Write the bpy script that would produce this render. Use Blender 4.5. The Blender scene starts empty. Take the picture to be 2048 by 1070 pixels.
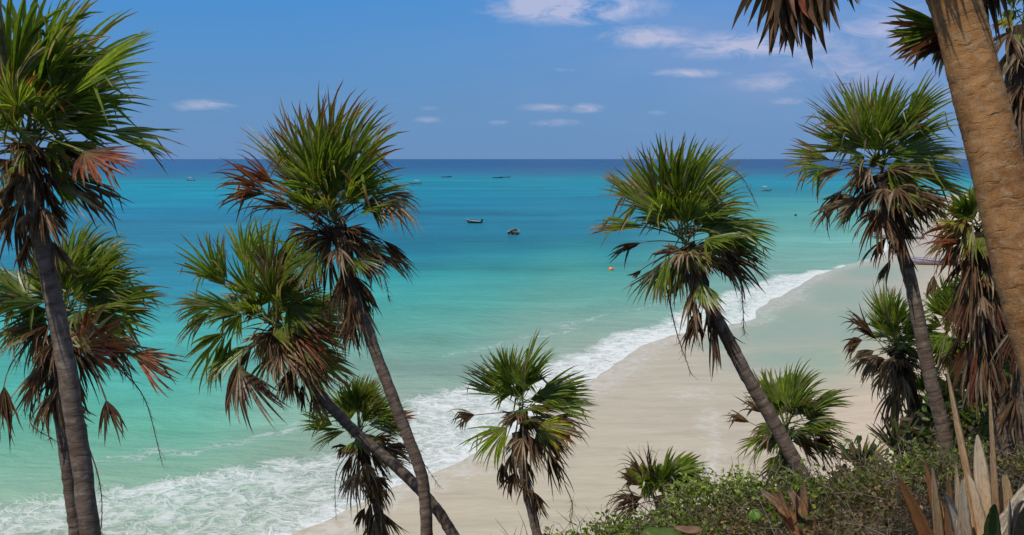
import bpy, math, random
import numpy as np
from mathutils import Vector
random.seed(7); RNG = np.random.default_rng(11)
SC = bpy.context.scene; COL = SC.collection
R = math.radians
W, H, F = 2048.0, 1070.0, 1991.0          # photograph's pixel frame and focal length in pixels
PITCH = math.atan((535 - 317.5) / F); CAMZ = 14.0
CAM = np.array([0, 0, CAMZ]); RT = np.array([1.0, 0, 0])
FW = np.array([0, math.cos(PITCH), -math.sin(PITCH)]); UP = np.array([0, math.sin(PITCH), math.cos(PITCH)])
UPZ = np.array([0, 0, 1.0])

def P(px, py, d):                          # the point seen at a pixel, d metres ahead
    return CAM + FW * d + RT * ((px - 1024) / F * d) + UP * ((535 - py) / F * d)
def G(px, py, z=0.0):                      # the point on a level z seen at a pixel
    r = FW + RT * ((px - 1024) / F) + UP * ((535 - py) / F)
    return CAM + r * ((z - CAMZ) / r[2])
def unit(v):
    v = np.asarray(v, float); return v / (np.linalg.norm(v) + 1e-9)
def lin(r, g, b):                          # sRGB 0-255 to linear
    f = lambda c: (c / 255 / 12.92) if c / 255 <= .04045 else ((c / 255 + .055) / 1.055) ** 2.4
    return np.array([f(r), f(g), f(b)])

# ------------------------------------------------------------------ mesh helpers
def mesh_obj(name, V, Fc, mat, parent=None, smooth=True, attrs=None, mats=None, mi=None):
    me = bpy.data.meshes.new(name)
    V = np.asarray(V, dtype=np.float32)
    if isinstance(Fc, np.ndarray):
        n, k = Fc.shape
        me.vertices.add(len(V)); me.vertices.foreach_set('co', V.ravel())
        me.loops.add(n * k); me.loops.foreach_set('vertex_index', Fc.astype(np.int32).ravel())
        me.polygons.add(n)
        me.polygons.foreach_set('loop_start', np.arange(0, n * k, k, dtype=np.int32))
        me.update(calc_edges=True); me.validate()
    else:
        me.from_pydata([tuple(map(float, v)) for v in V], [], [tuple(map(int, f)) for f in Fc]); me.update()
    for m in (mats or [mat]): me.materials.append(m)
    if mi is not None: me.polygons.foreach_set('material_index', np.asarray(mi, dtype=np.int32))
    me.polygons.foreach_set('use_smooth', np.full(len(me.polygons), smooth, dtype=bool))
    for an, (ty, arr) in (attrs or {}).items():
        a = me.attributes.new(an, ty, 'POINT'); arr = np.asarray(arr, dtype=np.float32)
        if ty == 'FLOAT_COLOR':
            if arr.shape[1] == 3: arr = np.hstack([arr, np.ones((len(arr), 1), np.float32)])
            a.data.foreach_set('color', arr.ravel())
        elif ty == 'FLOAT_VECTOR': a.data.foreach_set('vector', arr.ravel())
        else: a.data.foreach_set('value', arr.ravel())
    o = bpy.data.objects.new(name, me); COL.objects.link(o)
    if parent is not None:
        o.parent = parent; o.location = (-parent.location.x, -parent.location.y, -parent.location.z)
    return o
def tag(o, label=None, cat=None, group=None, kind=None):
    if label: o['label'] = label
    if cat: o['category'] = cat
    if group: o['group'] = group
    if kind: o['kind'] = kind
    return o
def empty(name, loc):
    o = bpy.data.objects.new(name, None); COL.objects.link(o); o.location = tuple(map(float, loc)); return o

# ------------------------------------------------------------------ node helpers
class NT:
    def __init__(s, name):
        s.m = bpy.data.materials.new(name); s.m.use_nodes = True
        s.t = s.m.node_tree; s.t.nodes.clear(); s.out = s.n('ShaderNodeOutputMaterial')
    def n(s, ty, **kw):
        x = s.t.nodes.new(ty)
        for k, v in kw.items(): setattr(x, k, v)
        return x
    def l(s, a, b): s.t.links.new(a, b)
    def val(s, sock, v):
        if hasattr(v, 'is_linked') or isinstance(v, bpy.types.NodeSocket): s.l(v, sock)
        else: sock.default_value = v
    def math(s, op, a, b=0.0, clamp=False):
        x = s.n('ShaderNodeMath', operation=op); x.use_clamp = clamp
        s.val(x.inputs[0], a); s.val(x.inputs[1], b); return x.outputs[0]
    def mix(s, f, a, b, blend='MIX'):
        x = s.n('ShaderNodeMix', data_type='RGBA', blend_type=blend)
        s.val(x.inputs[0], f)
        for i, v in ((6, a), (7, b)):
            if isinstance(v, bpy.types.NodeSocket): s.l(v, x.inputs[i])
            else: x.inputs[i].default_value = (*v[:3], 1)
        return x.outputs[2]
    def noise(s, vec, scale, detail=4, rough=.55, dist=0.0):
        x = s.n('ShaderNodeTexNoise'); x.inputs['Scale'].default_value = scale
        x.inputs['Detail'].default_value = detail; x.inputs['Roughness'].default_value = rough
        x.inputs['Distortion'].default_value = dist
        if vec is not None: s.l(vec, x.inputs['Vector'])
        return x.outputs['Fac']
    def ramp(s, f, stops):
        x = s.n('ShaderNodeValToRGB'); e = x.color_ramp.elements
        while len(e) < len(stops): e.new(.5)
        for i, (p, c) in enumerate(stops):
            e[i].position = p; e[i].color = (c, c, c, 1) if not hasattr(c, '__len__') else (*c[:3], 1)
        s.l(f, x.inputs[0]); return x.outputs[0]
    def mapping(s, vec, scale=(1, 1, 1), rot=(0, 0, 0)):
        x = s.n('ShaderNodeMapping'); x.inputs['Scale'].default_value = scale; x.inputs['Rotation'].default_value = rot
        s.l(vec, x.inputs['Vector']); return x.outputs[0]
    def attr(s, name):
        x = s.n('ShaderNodeAttribute'); x.attribute_name = name; return x
    def pos(s): return s.n('ShaderNodeNewGeometry').outputs['Position']
    def bump(s, h, strength, dist):
        x = s.n('ShaderNodeBump'); x.inputs['Strength'].default_value = strength; x.inputs['Distance'].default_value = dist
        s.l(h, x.inputs['Height']); return x.outputs[0]
    def bsdf(s, col, rough=.6, spec=.3, normal=None):
        x = s.n('ShaderNodeBsdfPrincipled'); 
        if isinstance(col, bpy.types.NodeSocket): s.l(col, x.inputs['Base Color'])
        else: x.inputs['Base Color'].default_value = (*col[:3], 1)
        s.val(x.inputs['Roughness'], rough); s.val(x.inputs['Specular IOR Level'], spec)
        if normal is not None: s.l(normal, x.inputs['Normal'])
        return x.outputs[0]
    def done(s, sh): s.l(sh, s.out.inputs[0]); return s.m

def leaf_material(name, trans=.3, rough=.42, spec=.45):
    t = NT(name); a = t.attr('tint').outputs['Color']
    nz = t.noise(t.pos(), 26, 3)
    c = t.mix(1.0, a, t.ramp(nz, [(.25, .62), (.75, 1.38)]), 'MULTIPLY')
    b = t.bsdf(c, rough, spec)
    tr = t.n('ShaderNodeBsdfTranslucent')
    t.l(t.mix(1.0, c, (1.5, 1.55, .75), 'MULTIPLY'), tr.inputs[0])
    mx = t.n('ShaderNodeMixShader'); mx.inputs[0].default_value = trans
    t.l(b, mx.inputs[1]); t.l(tr.outputs[0], mx.inputs[2])
    return t.done(mx.outputs[0])
M_LEAF = leaf_material('palm_frond', .44, .38, .45)
M_DRY = leaf_material('dry_frond', .30, .7, .25)
M_SHRUB = leaf_material('shrub_leaf', .40, .5, .35)

def trunk_material(name, c1, c2, c3, ring=38.0, bumpd=.006, rough_scale=1.0):
    t = NT(name); tc = t.attr('tc').outputs['Vector']
    fine = t.noise(t.mapping(tc, (9, 9, 42)), rough_scale, 6, .65)
    big = t.noise(t.mapping(tc, (3, 3, 5)), rough_scale, 4)
    blot = t.noise(t.mapping(tc, (14, 14, 14)), rough_scale, 5, .6)
    sx = t.n('ShaderNodeSeparateXYZ'); t.l(tc, sx.inputs[0])
    wob = t.math('ADD', t.math('MULTIPLY', sx.outputs[2], ring), t.math('MULTIPLY', big, 7.0))
    rg = t.math('POWER', t.math('ABSOLUTE', t.math('SINE', wob)), .45)
    c = t.mix(t.ramp(fine, [(.34, 0.0), (.64, 1.0)]), c1, c2)
    c = t.mix(t.ramp(blot, [(.52, 0.0), (.72, .75)]), c, c3)
    c = t.mix(t.math('MULTIPLY', t.math('SUBTRACT', 1.0, rg), .45), c, tuple(x * .45 for x in c1))
    h = t.math('ADD', t.math('MULTIPLY', rg, .5), fine)
    return t.done(t.bsdf(c, .9, .12, t.bump(h, .9, bumpd)))
M_TRUNK = trunk_material('grey_brown_bark', (.088, .060, .043), (.175, .128, .095), (.28, .235, .19))
def ochre_bark():
    t = NT('ochre_bark'); tc = t.attr('tc').outputs['Vector']
    wv = t.n('ShaderNodeVectorMath', operation='ADD'); t.l(tc, wv.inputs[0]); nz = t.n('ShaderNodeTexNoise'); nz.inputs['Scale'].default_value = 14; t.l(tc, nz.inputs['Vector'])
    sc = t.n('ShaderNodeVectorMath', operation='MULTIPLY'); t.l(nz.outputs['Color'], sc.inputs[0]); sc.inputs[1].default_value = (.05, .05, .05); t.l(sc.outputs[0], wv.inputs[1])
    big = t.noise(tc, 7, 5, .6); mid = t.noise(wv.outputs[0], 34, 6, .68); fine = t.noise(tc, 130, 4, .7)
    crack = t.noise(t.mapping(wv.outputs[0], (9, 9, 62)), 1.0, 5, .62); streak = t.noise(t.mapping(wv.outputs[0], (5, 5, 20)), 1.0, 4, .6)
    c = t.mix(t.ramp(big, [(.35, 0.0), (.65, 1.0)]), (.22, .098, .034), (.38, .195, .075))
    c = t.mix(t.ramp(mid, [(.50, 0.0), (.68, .75)]), c, (.36, .26, .155))
    c = t.mix(t.ramp(streak, [(.54, 0.0), (.70, .6)]), c, (.13, .062, .026))
    c = t.mix(t.ramp(crack, [(.28, .85), (.40, 0.0)]), c, (.055, .028, .014))
    c = t.mix(1.0, c, t.ramp(fine, [(.25, .72), (.75, 1.25)]), 'MULTIPLY')
    h = t.math('ADD', t.math('MULTIPLY', t.ramp(crack, [(.26, 0.0), (.46, 1.0)]), .6), t.math('ADD', t.math('MULTIPLY', mid, .8), t.math('MULTIPLY', fine, .3)))
    return t.done(t.bsdf(c, .92, .12, t.bump(h, .9, .0045)))
M_TRUNK_L = ochre_bark()
def fibre_material():
    t = NT('leaf_base_fibre'); tc = t.attr('tc').outputs['Vector']
    f = t.noise(t.mapping(tc, (40, 40, 5)), 1.0, 5, .65)
    c = t.mix(t.ramp(f, [(.35, 0.0), (.7, 1.0)]), (.028, .018, .012), (.115, .078, .052))
    return t.done(t.bsdf(c, .95, .1, t.bump(f, 1.0, .015)))
M_FIBRE = fibre_material()
def plain(name, col, rough=.5, spec=.4, var=.25, scale=6):
    t = NT(name); nz = t.noise(t.n('ShaderNodeTexCoord').outputs['Object'], scale, 4)
    c = t.mix(1.0, col, t.ramp(nz, [(.25, 1 - var), (.75, 1 + var)]), 'MULTIPLY')
    return t.done(t.bsdf(c, rough, spec))

# ------------------------------------------------------------------ camera, light, sky
cam = bpy.data.cameras.new('camera'); co = bpy.data.objects.new('camera', cam); COL.objects.link(co)
cam.sensor_width = 36; cam.lens = 36 * F / W; cam.clip_start = .1; cam.clip_end = 90000
co.location = CAM; co.rotation_euler = (math.pi / 2 - PITCH, 0, 0); SC.camera = co
SUN_EL, SUN_AZ = R(61), R(-132)              # azimuth clockwise from +Y (the sea ahead)
sun = bpy.data.lights.new('sun', 'SUN'); so = bpy.data.objects.new('sun', sun); COL.objects.link(so)
sun.energy = 4.0; sun.angle = R(.53); sun.color = (1, .94, .83)
sd_ = Vector((math.sin(SUN_AZ) * math.cos(SUN_EL), math.cos(SUN_AZ) * math.cos(SUN_EL), math.sin(SUN_EL)))
so.rotation_euler = sd_.to_track_quat('Z', 'Y').to_euler()
SC.view_settings.view_transform = 'Standard'; SC.view_settings.look = 'None'
SC.view_settings.exposure = 0; SC.view_settings.gamma = 1

world = bpy.data.worlds.new('World'); SC.world = world; world.use_nodes = True
class WT(NT):
    def __init__(s):
        s.t = world.node_tree; s.t.nodes.clear(); s.out = s.n('ShaderNodeOutputWorld')
w = WT()
sky = w.n('ShaderNodeTexSky', sky_type='NISHITA'); sky.sun_disc = False
sky.sun_elevation = SUN_EL; sky.sun_rotation = SUN_AZ; sky.altitude = 10; sky.air_density = 1.0; sky.dust_density = .2; sky.ozone_density = 4
dirv = w.n('ShaderNodeTexCoord').outputs['Generated']
sx = w.n('ShaderNodeSeparateXYZ'); w.l(dirv, sx.inputs[0])
yy = w.math('MAXIMUM', sx.outputs[1], .05)
u = w.math('DIVIDE', sx.outputs[0], yy); v = w.math('DIVIDE', sx.outputs[2], yy)
elev = w.math('MAXIMUM', sx.outputs[2], 0.0)
tintc = w.ramp(elev, [(0.0, lin(98, 141, 192)), (.05, lin(94, 143, 194)), (.11, lin(82, 144, 204)), (.17, lin(68, 142, 212)), (.45, lin(80, 140, 210)), (1.0, lin(70, 120, 190))])
skyc = w.mix(1.0, sky.outputs[0], (.075, .075, .075), 'MULTIPLY')
skyc = w.mix(.93, skyc, tintc)
cv = w.n('ShaderNodeCombineXYZ'); w.l(u, cv.inputs[0]); w.l(w.math('MULTIPLY', v, 2.6), cv.inputs[1])
cn = w.noise(cv.outputs[0], 20, 8, .68, .9)
cn2 = w.noise(cv.outputs[0], 9, 4, .5)
CL = [(1140, 22, 125, 26, 1.5), (1165, 48, 45, 14, .6), (1290, 80, 95, 18, 1.0), (1400, 84, 120, 15, .55), (1490, 96, 140, 24, .95),
      (1640, 100, 160, 45, .55), (1370, 150, 80, 8, .7), (1560, 165, 110, 22, .55), (1690, 150, 120, 40, .5), (1760, 70, 120, 60, .55), (1570, 205, 40, 8, .5),
      (420, 214, 60, 11, .8), (455, 224, 40, 7, .5), (1095, 217, 55, 9, .6), (1170, 218, 35, 9, .65), (1112, 247, 50, 8, .6),
      (860, 219, 25, 6, .4), (860, 240, 30, 7, .5), (1000, 246, 28, 6, .4), (1310, 227, 25, 6, .35), (1010, 32, 30, 6, .2), (520, 30, 30, 8, .25),
      (780, 2, 80, 7, .5), (1500, 45, 35, 10, .45), (780, 200, 35, 6, .4), (1130, 143, 50, 6, .35), (660, 188, 30, 6, .35), (250, 190, 50, 16, .5), (1380, 3, 30, 6, .25), (1900, 190, 100, 40, .3)]
acc = None
for (cx, cy, rx, ry, amp) in CL:
    du = w.math('DIVIDE', w.math('SUBTRACT', u, (cx - 1024) / F), rx / F)
    dv = w.math('DIVIDE', w.math('SUBTRACT', v, (317.5 - cy) / F), ry / F)
    q = w.math('ADD', w.math('MULTIPLY', du, du), w.math('MULTIPLY', dv, dv))
    g = w.math('MULTIPLY', w.math('EXPONENT', w.math('MULTIPLY', q, -.8)), amp)
    acc = g if acc is None else w.math('MAXIMUM', acc, g)
cm = w.math('MULTIPLY', acc, w.math('ADD', .15, w.math('MULTIPLY', cn2, 1.1)))
cm = w.math('SUBTRACT', w.math('ADD', cm, w.math('MULTIPLY', w.math('SUBTRACT', cn, .5), w.math('MULTIPLY', acc, 3.0))), .15)
cm = w.math('MULTIPLY', w.math('MAXIMUM', cm, 0.0), 1.05)
cm = w.math('MINIMUM', w.math('MULTIPLY', cm, .85), .55)
hu = w.math('DIVIDE', w.math('SUBTRACT', u, .33), .26); hv = w.math('DIVIDE', w.math('SUBTRACT', v, .11), .06)
veil = w.math('MULTIPLY', w.math('EXPONENT', w.math('MULTIPLY', w.math('ADD', w.math('MULTIPLY', hu, hu), w.math('MULTIPLY', hv, hv)), -.7)), w.math('MULTIPLY', cn2, .42))
skyc = w.mix(veil, skyc, lin(185, 180, 215))
skyc = w.mix(cm, skyc, lin(216, 209, 226))
hi = w.noise(w.mapping(dirv, (1, 1, 1.6)), 2.6, 6, .6, .3)       # broken cloud overhead, out of view, added to whiten the fill light
fill_cloud = w.math('MULTIPLY', w.ramp(hi, [(.42, 0.0), (.62, 1.0)]), w.ramp(sx.outputs[2], [(.30, 0.0), (.5, .8)]))
skyc = w.mix(fill_cloud, skyc, (.95, .93, .90))
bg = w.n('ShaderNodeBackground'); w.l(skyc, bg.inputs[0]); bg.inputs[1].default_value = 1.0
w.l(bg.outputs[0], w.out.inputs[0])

# ------------------------------------------------------------------ sea and beach
def poly(pts): return np.array([G(x, y)[:2] for x, y in pts])
def sdist(X, Y, pl):                       # signed distance to a polyline, positive on its left
    best = np.full(X.shape, 1e12); sg = np.ones(X.shape)
    for a, b in zip(pl[:-1], pl[1:]):
        d = b - a; L2 = d @ d
        t = np.clip(((X - a[0]) * d[0] + (Y - a[1]) * d[1]) / L2, 0, 1)
        dx = X - (a[0] + t * d[0]); dy = Y - (a[1] + t * d[1]); dd = dx * dx + dy * dy
        cr = d[0] * (Y - a[1]) - d[1] * (X - a[0])
        m = dd < best; best = np.where(m, dd, best); sg = np.where(m, np.sign(cr), sg)
    return np.sqrt(best) * sg
SHORE = poly([(-900, 1500), (-100, 1270), (250, 1165), (450, 1118), (600, 1070), (680, 1030), (780, 985), (872, 953), (960, 908), (1050, 862), (1120, 815), (1185, 772), (1240, 745),
              (1285, 712), (1318, 682), (1350, 668), (1400, 654), (1460, 646), (1500, 638), (1518, 616), (1565, 585), (1640, 552), (1700, 531), (1760, 517),
              (1792, 504), (1776, 490), (1748, 477), (1736, 468), (1745, 455), (1752, 445), (1775, 432), (1810, 415), (1850, 400), (1930, 380), (2100, 355), (2600, 336)])
BACK = poly([(-900, 1300), (-300, 1110), (0, 1022), (120, 990), (300, 957), (458, 922), (590, 893), (700, 868), (800, 800), (900, 757), (1000, 725), (1110, 682), (1200, 655),
             (1300, 638), (1400, 610), (1450, 588), (1520, 562), (1580, 547), (1650, 530), (1700, 512), (1732, 498), (1738, 485), (1730, 470), (1738, 452), (1748, 443), (1772, 430), (1806, 413), (1846, 398), (1926, 379), (2096, 354), (2600, 335)])
def wob(X, Y):
    return (np.sin(X * .9 + 1.3 * np.sin(Y * .35)) * .5 + np.sin(X * 2.3 + Y * 1.1 + 2) * .25 + np.sin(Y * .55 - X * .3) * .6 + np.sin(X * .21 + Y * .13) * .8)
def grid(us, ys):
    U, Yg = np.meshgrid(us, ys); X = U * Yg; n, m = U.shape
    i = np.arange(n - 1)[:, None] * m + np.arange(m - 1)[None, :]; i = i.ravel()
    return X.ravel(), Yg.ravel(), np.stack([i, i + 1, i + m + 1, i + m], 1)
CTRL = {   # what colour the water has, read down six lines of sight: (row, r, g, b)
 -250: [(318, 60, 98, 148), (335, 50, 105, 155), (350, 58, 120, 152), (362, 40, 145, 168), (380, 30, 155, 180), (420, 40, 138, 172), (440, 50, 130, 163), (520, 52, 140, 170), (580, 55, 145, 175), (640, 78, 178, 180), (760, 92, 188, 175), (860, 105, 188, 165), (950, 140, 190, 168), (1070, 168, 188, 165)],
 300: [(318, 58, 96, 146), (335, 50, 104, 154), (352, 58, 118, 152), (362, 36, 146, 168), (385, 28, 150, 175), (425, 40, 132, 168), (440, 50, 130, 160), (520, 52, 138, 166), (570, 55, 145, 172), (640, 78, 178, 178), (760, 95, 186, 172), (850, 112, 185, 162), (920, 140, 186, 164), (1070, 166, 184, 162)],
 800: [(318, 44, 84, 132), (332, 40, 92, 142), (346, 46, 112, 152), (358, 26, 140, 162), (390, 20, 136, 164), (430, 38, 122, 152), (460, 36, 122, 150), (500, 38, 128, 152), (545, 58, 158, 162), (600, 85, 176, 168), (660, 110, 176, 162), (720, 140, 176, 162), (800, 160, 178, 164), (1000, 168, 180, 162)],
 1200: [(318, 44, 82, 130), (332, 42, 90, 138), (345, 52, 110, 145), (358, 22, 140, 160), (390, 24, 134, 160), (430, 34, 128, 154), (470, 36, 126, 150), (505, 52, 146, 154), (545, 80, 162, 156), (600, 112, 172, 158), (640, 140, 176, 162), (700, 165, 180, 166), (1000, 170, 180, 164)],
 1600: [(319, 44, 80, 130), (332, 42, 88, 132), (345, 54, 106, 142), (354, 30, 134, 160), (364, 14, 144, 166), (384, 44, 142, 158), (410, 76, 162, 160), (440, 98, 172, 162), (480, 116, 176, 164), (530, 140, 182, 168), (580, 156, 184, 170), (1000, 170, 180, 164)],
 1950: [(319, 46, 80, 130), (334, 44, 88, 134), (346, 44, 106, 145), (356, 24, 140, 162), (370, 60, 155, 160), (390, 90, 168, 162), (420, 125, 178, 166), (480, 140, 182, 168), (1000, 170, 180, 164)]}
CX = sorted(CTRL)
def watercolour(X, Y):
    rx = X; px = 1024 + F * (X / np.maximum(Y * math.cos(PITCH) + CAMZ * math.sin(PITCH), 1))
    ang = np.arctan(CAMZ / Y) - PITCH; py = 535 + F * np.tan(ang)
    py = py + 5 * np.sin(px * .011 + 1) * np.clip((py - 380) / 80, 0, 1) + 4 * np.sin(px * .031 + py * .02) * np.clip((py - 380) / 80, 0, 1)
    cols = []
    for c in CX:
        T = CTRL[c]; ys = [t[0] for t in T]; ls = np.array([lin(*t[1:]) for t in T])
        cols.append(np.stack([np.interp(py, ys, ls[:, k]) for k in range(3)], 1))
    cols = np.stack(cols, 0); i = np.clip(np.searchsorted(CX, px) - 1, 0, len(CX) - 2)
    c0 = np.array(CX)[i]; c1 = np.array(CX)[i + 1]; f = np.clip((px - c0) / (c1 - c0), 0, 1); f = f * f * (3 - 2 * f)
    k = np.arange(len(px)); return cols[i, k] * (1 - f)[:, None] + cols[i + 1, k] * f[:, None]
us = np.linspace(-.95, 1.15, 330)
inv = np.concatenate([np.linspace(1 / 20., 1 / 260., 330), np.linspace(1 / 265., 1 / 3000., 90), np.linspace(1 / 3300., 1 / 40000., 14)])
X, Y, Fs = grid(us, 1 / inv)
sw = sdist(X, Y, SHORE); sb = sdist(X, Y, BACK)
wv = wob(X, Y); wl = wob(X / 3.1 + 4, Y / 3.1)
S = np.clip((-sb + wv * np.interp(Y, [40, 110], [1.2, .35]) + wl * np.interp(Y, [60, 100], [.6, 1.9])) / np.interp(Y, [40, 120], [3.5, 2.0]), 0, 1); S = S * S * (3 - 2 * S)     # inside the surf band
pxs = 1024 + F * X / Y
dens = np.interp(pxs, [0, 500, 800, 1000, 1300, 1500, 1800], [.52, .58, .62, .72, .76, .64, .74])
edge = np.clip(1 - sw / 2.2, 0, 1) * .22
front = np.clip(1 - np.abs(-sb - 1.5) / 2.5, 0, 1) * .12
line2 = .42 * np.exp(-((sb - 3.2 - 1.1 * wv) / .9) ** 2) * np.clip(.5 + .9 * np.sin(X * .23 + 1.5 * np.sin(Y * .11)), 0, 1) * (Y < 150)
foam = line2 * (1 - S) + S * np.clip(dens + edge + front, 0, 1) * np.where(Y > 260, .35, 1)
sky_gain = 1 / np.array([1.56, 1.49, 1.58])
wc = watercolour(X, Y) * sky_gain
swell = .13 * np.sin(2 * np.pi * (sb + .7 * wv) / 8.5) * np.exp(-np.abs(sb - 6) / 16) * (Y < 200) * np.clip((sw - 3) / 9, 0, 1)
zz = swell + np.where(sb > -8, .10 * np.exp(-((sb - .5) / 1.6) ** 2), 0) * (Y < 260)
def sea_material():
    t = NT('sea_water'); p = t.pos(); base = t.attr('tint').outputs['Color']; fm = t.attr('foam').outputs['Fac']
    pw = t.n('ShaderNodeVectorMath', operation='ADD'); t.l(p, pw.inputs[0])
    nc = t.n('ShaderNodeTexNoise'); nc.inputs['Scale'].default_value = .55; nc.inputs['Detail'].default_value = 4; t.l(p, nc.inputs['Vector'])
    sc = t.n('ShaderNodeVectorMath', operation='MULTIPLY'); t.l(nc.outputs['Color'], sc.inputs[0]); sc.inputs[1].default_value = (3.6, 3.6, 0); t.l(sc.outputs[0], pw.inputs[1])
    def lace(scale, rot, w0, w1):
        vo = t.n('ShaderNodeTexVoronoi', feature='DISTANCE_TO_EDGE'); vo.inputs['Scale'].default_value = scale
        t.l(t.mapping(pw.outputs[0], (1, 1, 1), (0, 0, rot)), vo.inputs['Vector'])
        return t.ramp(vo.outputs['Distance'], [(0, 1.0), (w0, .8), (w1 * .6, .35), (w1 * 1.3, 0.0)])
    l1 = lace(.8, .5, .05, .16); l2 = lace(2.1, 1.1, .05, .22)
    blot = t.noise(t.mapping(p, (1, 1, 1), (0, 0, .9)), .9, 5, .62, .6)
    web = t.math('MAXIMUM', l1, t.math('MULTIPLY', l2, .75))
    blot2 = t.noise(t.mapping(p, (.7, 2.0, 1), (0, 0, .45)), 2.4, 6, .7, 1.2)
    cover = t.math('ADD', t.math('MULTIPLY', web, .40), t.math('ADD', t.math('MULTIPLY', blot, .55), t.math('MULTIPLY', blot2, .55)))
    thr = t.math('SUBTRACT', 1.19, t.math('MULTIPLY', fm, 1.2))
    k = t.math('MULTIPLY', t.math('SUBTRACT', cover, thr), 1.7, True)
    k = t.math('MULTIPLY', k, t.math('MINIMUM', t.math('MULTIPLY', fm, 3.0), 1.0))
    k = t.math('MULTIPLY', k, .80)
    # patches of seagrass and sand under the water
    pt = t.noise(t.mapping(p, (.6, 1.5, 1)), .022, 5, .6)
    fine = t.math('ADD', t.math('MULTIPLY', t.noise(t.mapping(p, (.5, 1.6, 1)), .16, 5, .65), .5), t.math('ADD', t.math('MULTIPLY', t.noise(t.mapping(p, (.35, 1.2, 1), (0, 0, .25)), 1.1, 4, .7), .35), t.math('MULTIPLY', t.noise(t.mapping(p, (.16, 1, 1)), .045, 6, .72), .25)))
    c = t.mix(1.0, base, t.ramp(pt, [(.32, .76), (.66, 1.16)]), 'MULTIPLY')
    c = t.mix(1.0, c, t.ramp(fine, [(.36, .80), (.70, 1.18)]), 'MULTIPLY')  # wave streaks: light and dark of the ripples put into the colour
    c = t.mix(k, c, (.66, .66, .645))
    h1 = t.noise(t.mapping(p, (.55, 1.3, 1), (0, 0, .35)), 1.1, 6, .62)
    nb = t.bump(t.math('ADD', h1, t.math('MULTIPLY', k, .35)), .9, .30)
    rough = t.math('ADD', .28, t.math('MULTIPLY', k, .6))
    return t.done(t.bsdf(c, rough, .010, nb))
sea = mesh_obj('sea', np.stack([X, Y, zz], 1), Fs, sea_material(), attrs={'tint': ('FLOAT_COLOR', wc), 'foam': ('FLOAT', foam)})
tag(sea, 'turquoise sea with white surf running along the beach', 'sea', kind='structure')

# beach
yb = 1 / np.linspace(1 / 9., 1 / 420., 420); ub = np.linspace(-.75, 1.3, 300)
X, Y, Fs = grid(ub, yb)
sl = -(sdist(X, Y, SHORE) + .28 * wob(X, Y) + np.interp(Y, [50, 90], [.2, .9]) * wob(X / 2.7 + 4, Y / 2.7))
zb = np.where(sl > 0, .012 * sl + .045 * np.clip(sl - 14, 0, 40), .05 * sl)
zb = np.maximum(zb, -1.2); zb = np.minimum(zb, 2.2) + .015
wet = 1 - np.clip((sl - 11) / 9, 0, 1)
def blob(cx, cy, rx, ry, rot=0.0):
    c = G(cx, cy)[:2]; ex = G(cx + rx, cy)[:2] - c; ey = G(cx, cy - ry)[:2] - c
    a = np.array([ex, ey]).T; q = np.linalg.inv(a) @ np.stack([X - c[0], Y - c[1]]); return np.exp(-(q ** 2).sum(0))
film = np.zeros_like(X)
for b in [(1600, 650, 130, 50), (1680, 590, 120, 35), (1560, 720, 110, 26), (1740, 545, 90, 20), (1450, 690, 60, 16), (1640, 720, 90, 40), (1530, 670, 90, 30), (1700, 650, 90, 60)]:
    film = np.maximum(film, blob(*b))
lace2 = np.zeros_like(X)
for b in [(1420, 850, 34, 45), (1428, 910, 28, 50), (1385, 790, 60, 20), (1420, 950, 30, 30)]:
    lace2 = np.maximum(lace2, blob(*b))
lace2 = np.maximum(lace2, .95 * np.exp(-((sl - .6) / 1.7) ** 2) * (Y < 200))
def sand_material():
    t = NT('sand'); p = t.pos(); wt = t.attr('wet').outputs['Fac']; fl = t.attr('film').outputs['Fac']; la = t.attr('lace').outputs['Fac']
    grain = t.noise(p, 40, 3); big = t.noise(t.mapping(p, (.8, 2.2, 1), (0, 0, .5)), .35, 5, .6); rip = t.noise(t.mapping(p, (.7, 3.2, 1), (0, 0, -.25)), 1.3, 4, .6)
    dry = t.mix(big, (.43, .33, .25), (.50, .39, .30)); wets = t.mix(big, (.355, .298, .203), (.43, .368, .255))
    c = t.mix(wt, dry, wets)
    band = t.noise(t.mapping(p, (.22, 1.0, 1), (0, 0, -1.04)), .8, 6, .65, .5)
    c = t.mix(1.0, c, t.ramp(band, [(.32, .86), (.5, 1.0), (.7, 1.08)]), 'MULTIPLY')
    c = t.mix(t.ramp(t.noise(p, 5.5, 5, .7), [(.70, 0.0), (.76, .45)]), c, (.16, .125, .085))
    fk = t.math('MULTIPLY', t.math('ADD', fl, t.math('MULTIPLY', t.math('SUBTRACT', big, .5), .9)), 1.1, True)
    fk = t.math('MULTIPLY', fk, t.math('MINIMUM', t.math('MULTIPLY', fl, 4.0), 1.0))
    c = t.mix(t.math('MULTIPLY', fk, .95), c, (.232, .288, .203))
    c = t.mix(1.0, c, t.ramp(rip, [(.3, .93), (.7, 1.06)]), 'MULTIPLY')
    c = t.mix(1.0, c, t.ramp(grain, [(.2, .93), (.8, 1.07)]), 'MULTIPLY')
    fo = t.noise(t.mapping(p, (1, .8, 1), (0, 0, .6)), 1.7, 6, .68, .8)
    k = t.math('MULTIPLY', t.math('SUBTRACT', t.math('ADD', fo, t.math('MULTIPLY', la, .30)), .66), 2.2, True)
    c = t.mix(t.math('MULTIPLY', k, t.math('MULTIPLY', t.math('MINIMUM', t.math('MULTIPLY', la, 2.5), 1.0), .7)), c, (.58, .58, .55))
    foot = t.noise(p, 2.6, 4, .6)
    h = t.math('ADD', t.math('MULTIPLY', rip, .35), t.math('MULTIPLY', foot, t.math('SUBTRACT', 1.0, wt)))
    rough = t.math('SUBTRACT', .9, t.math('MULTIPLY', wt, .5))
    return t.done(t.bsdf(c, rough, .2, t.bump(h, .5, .12)))
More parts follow.
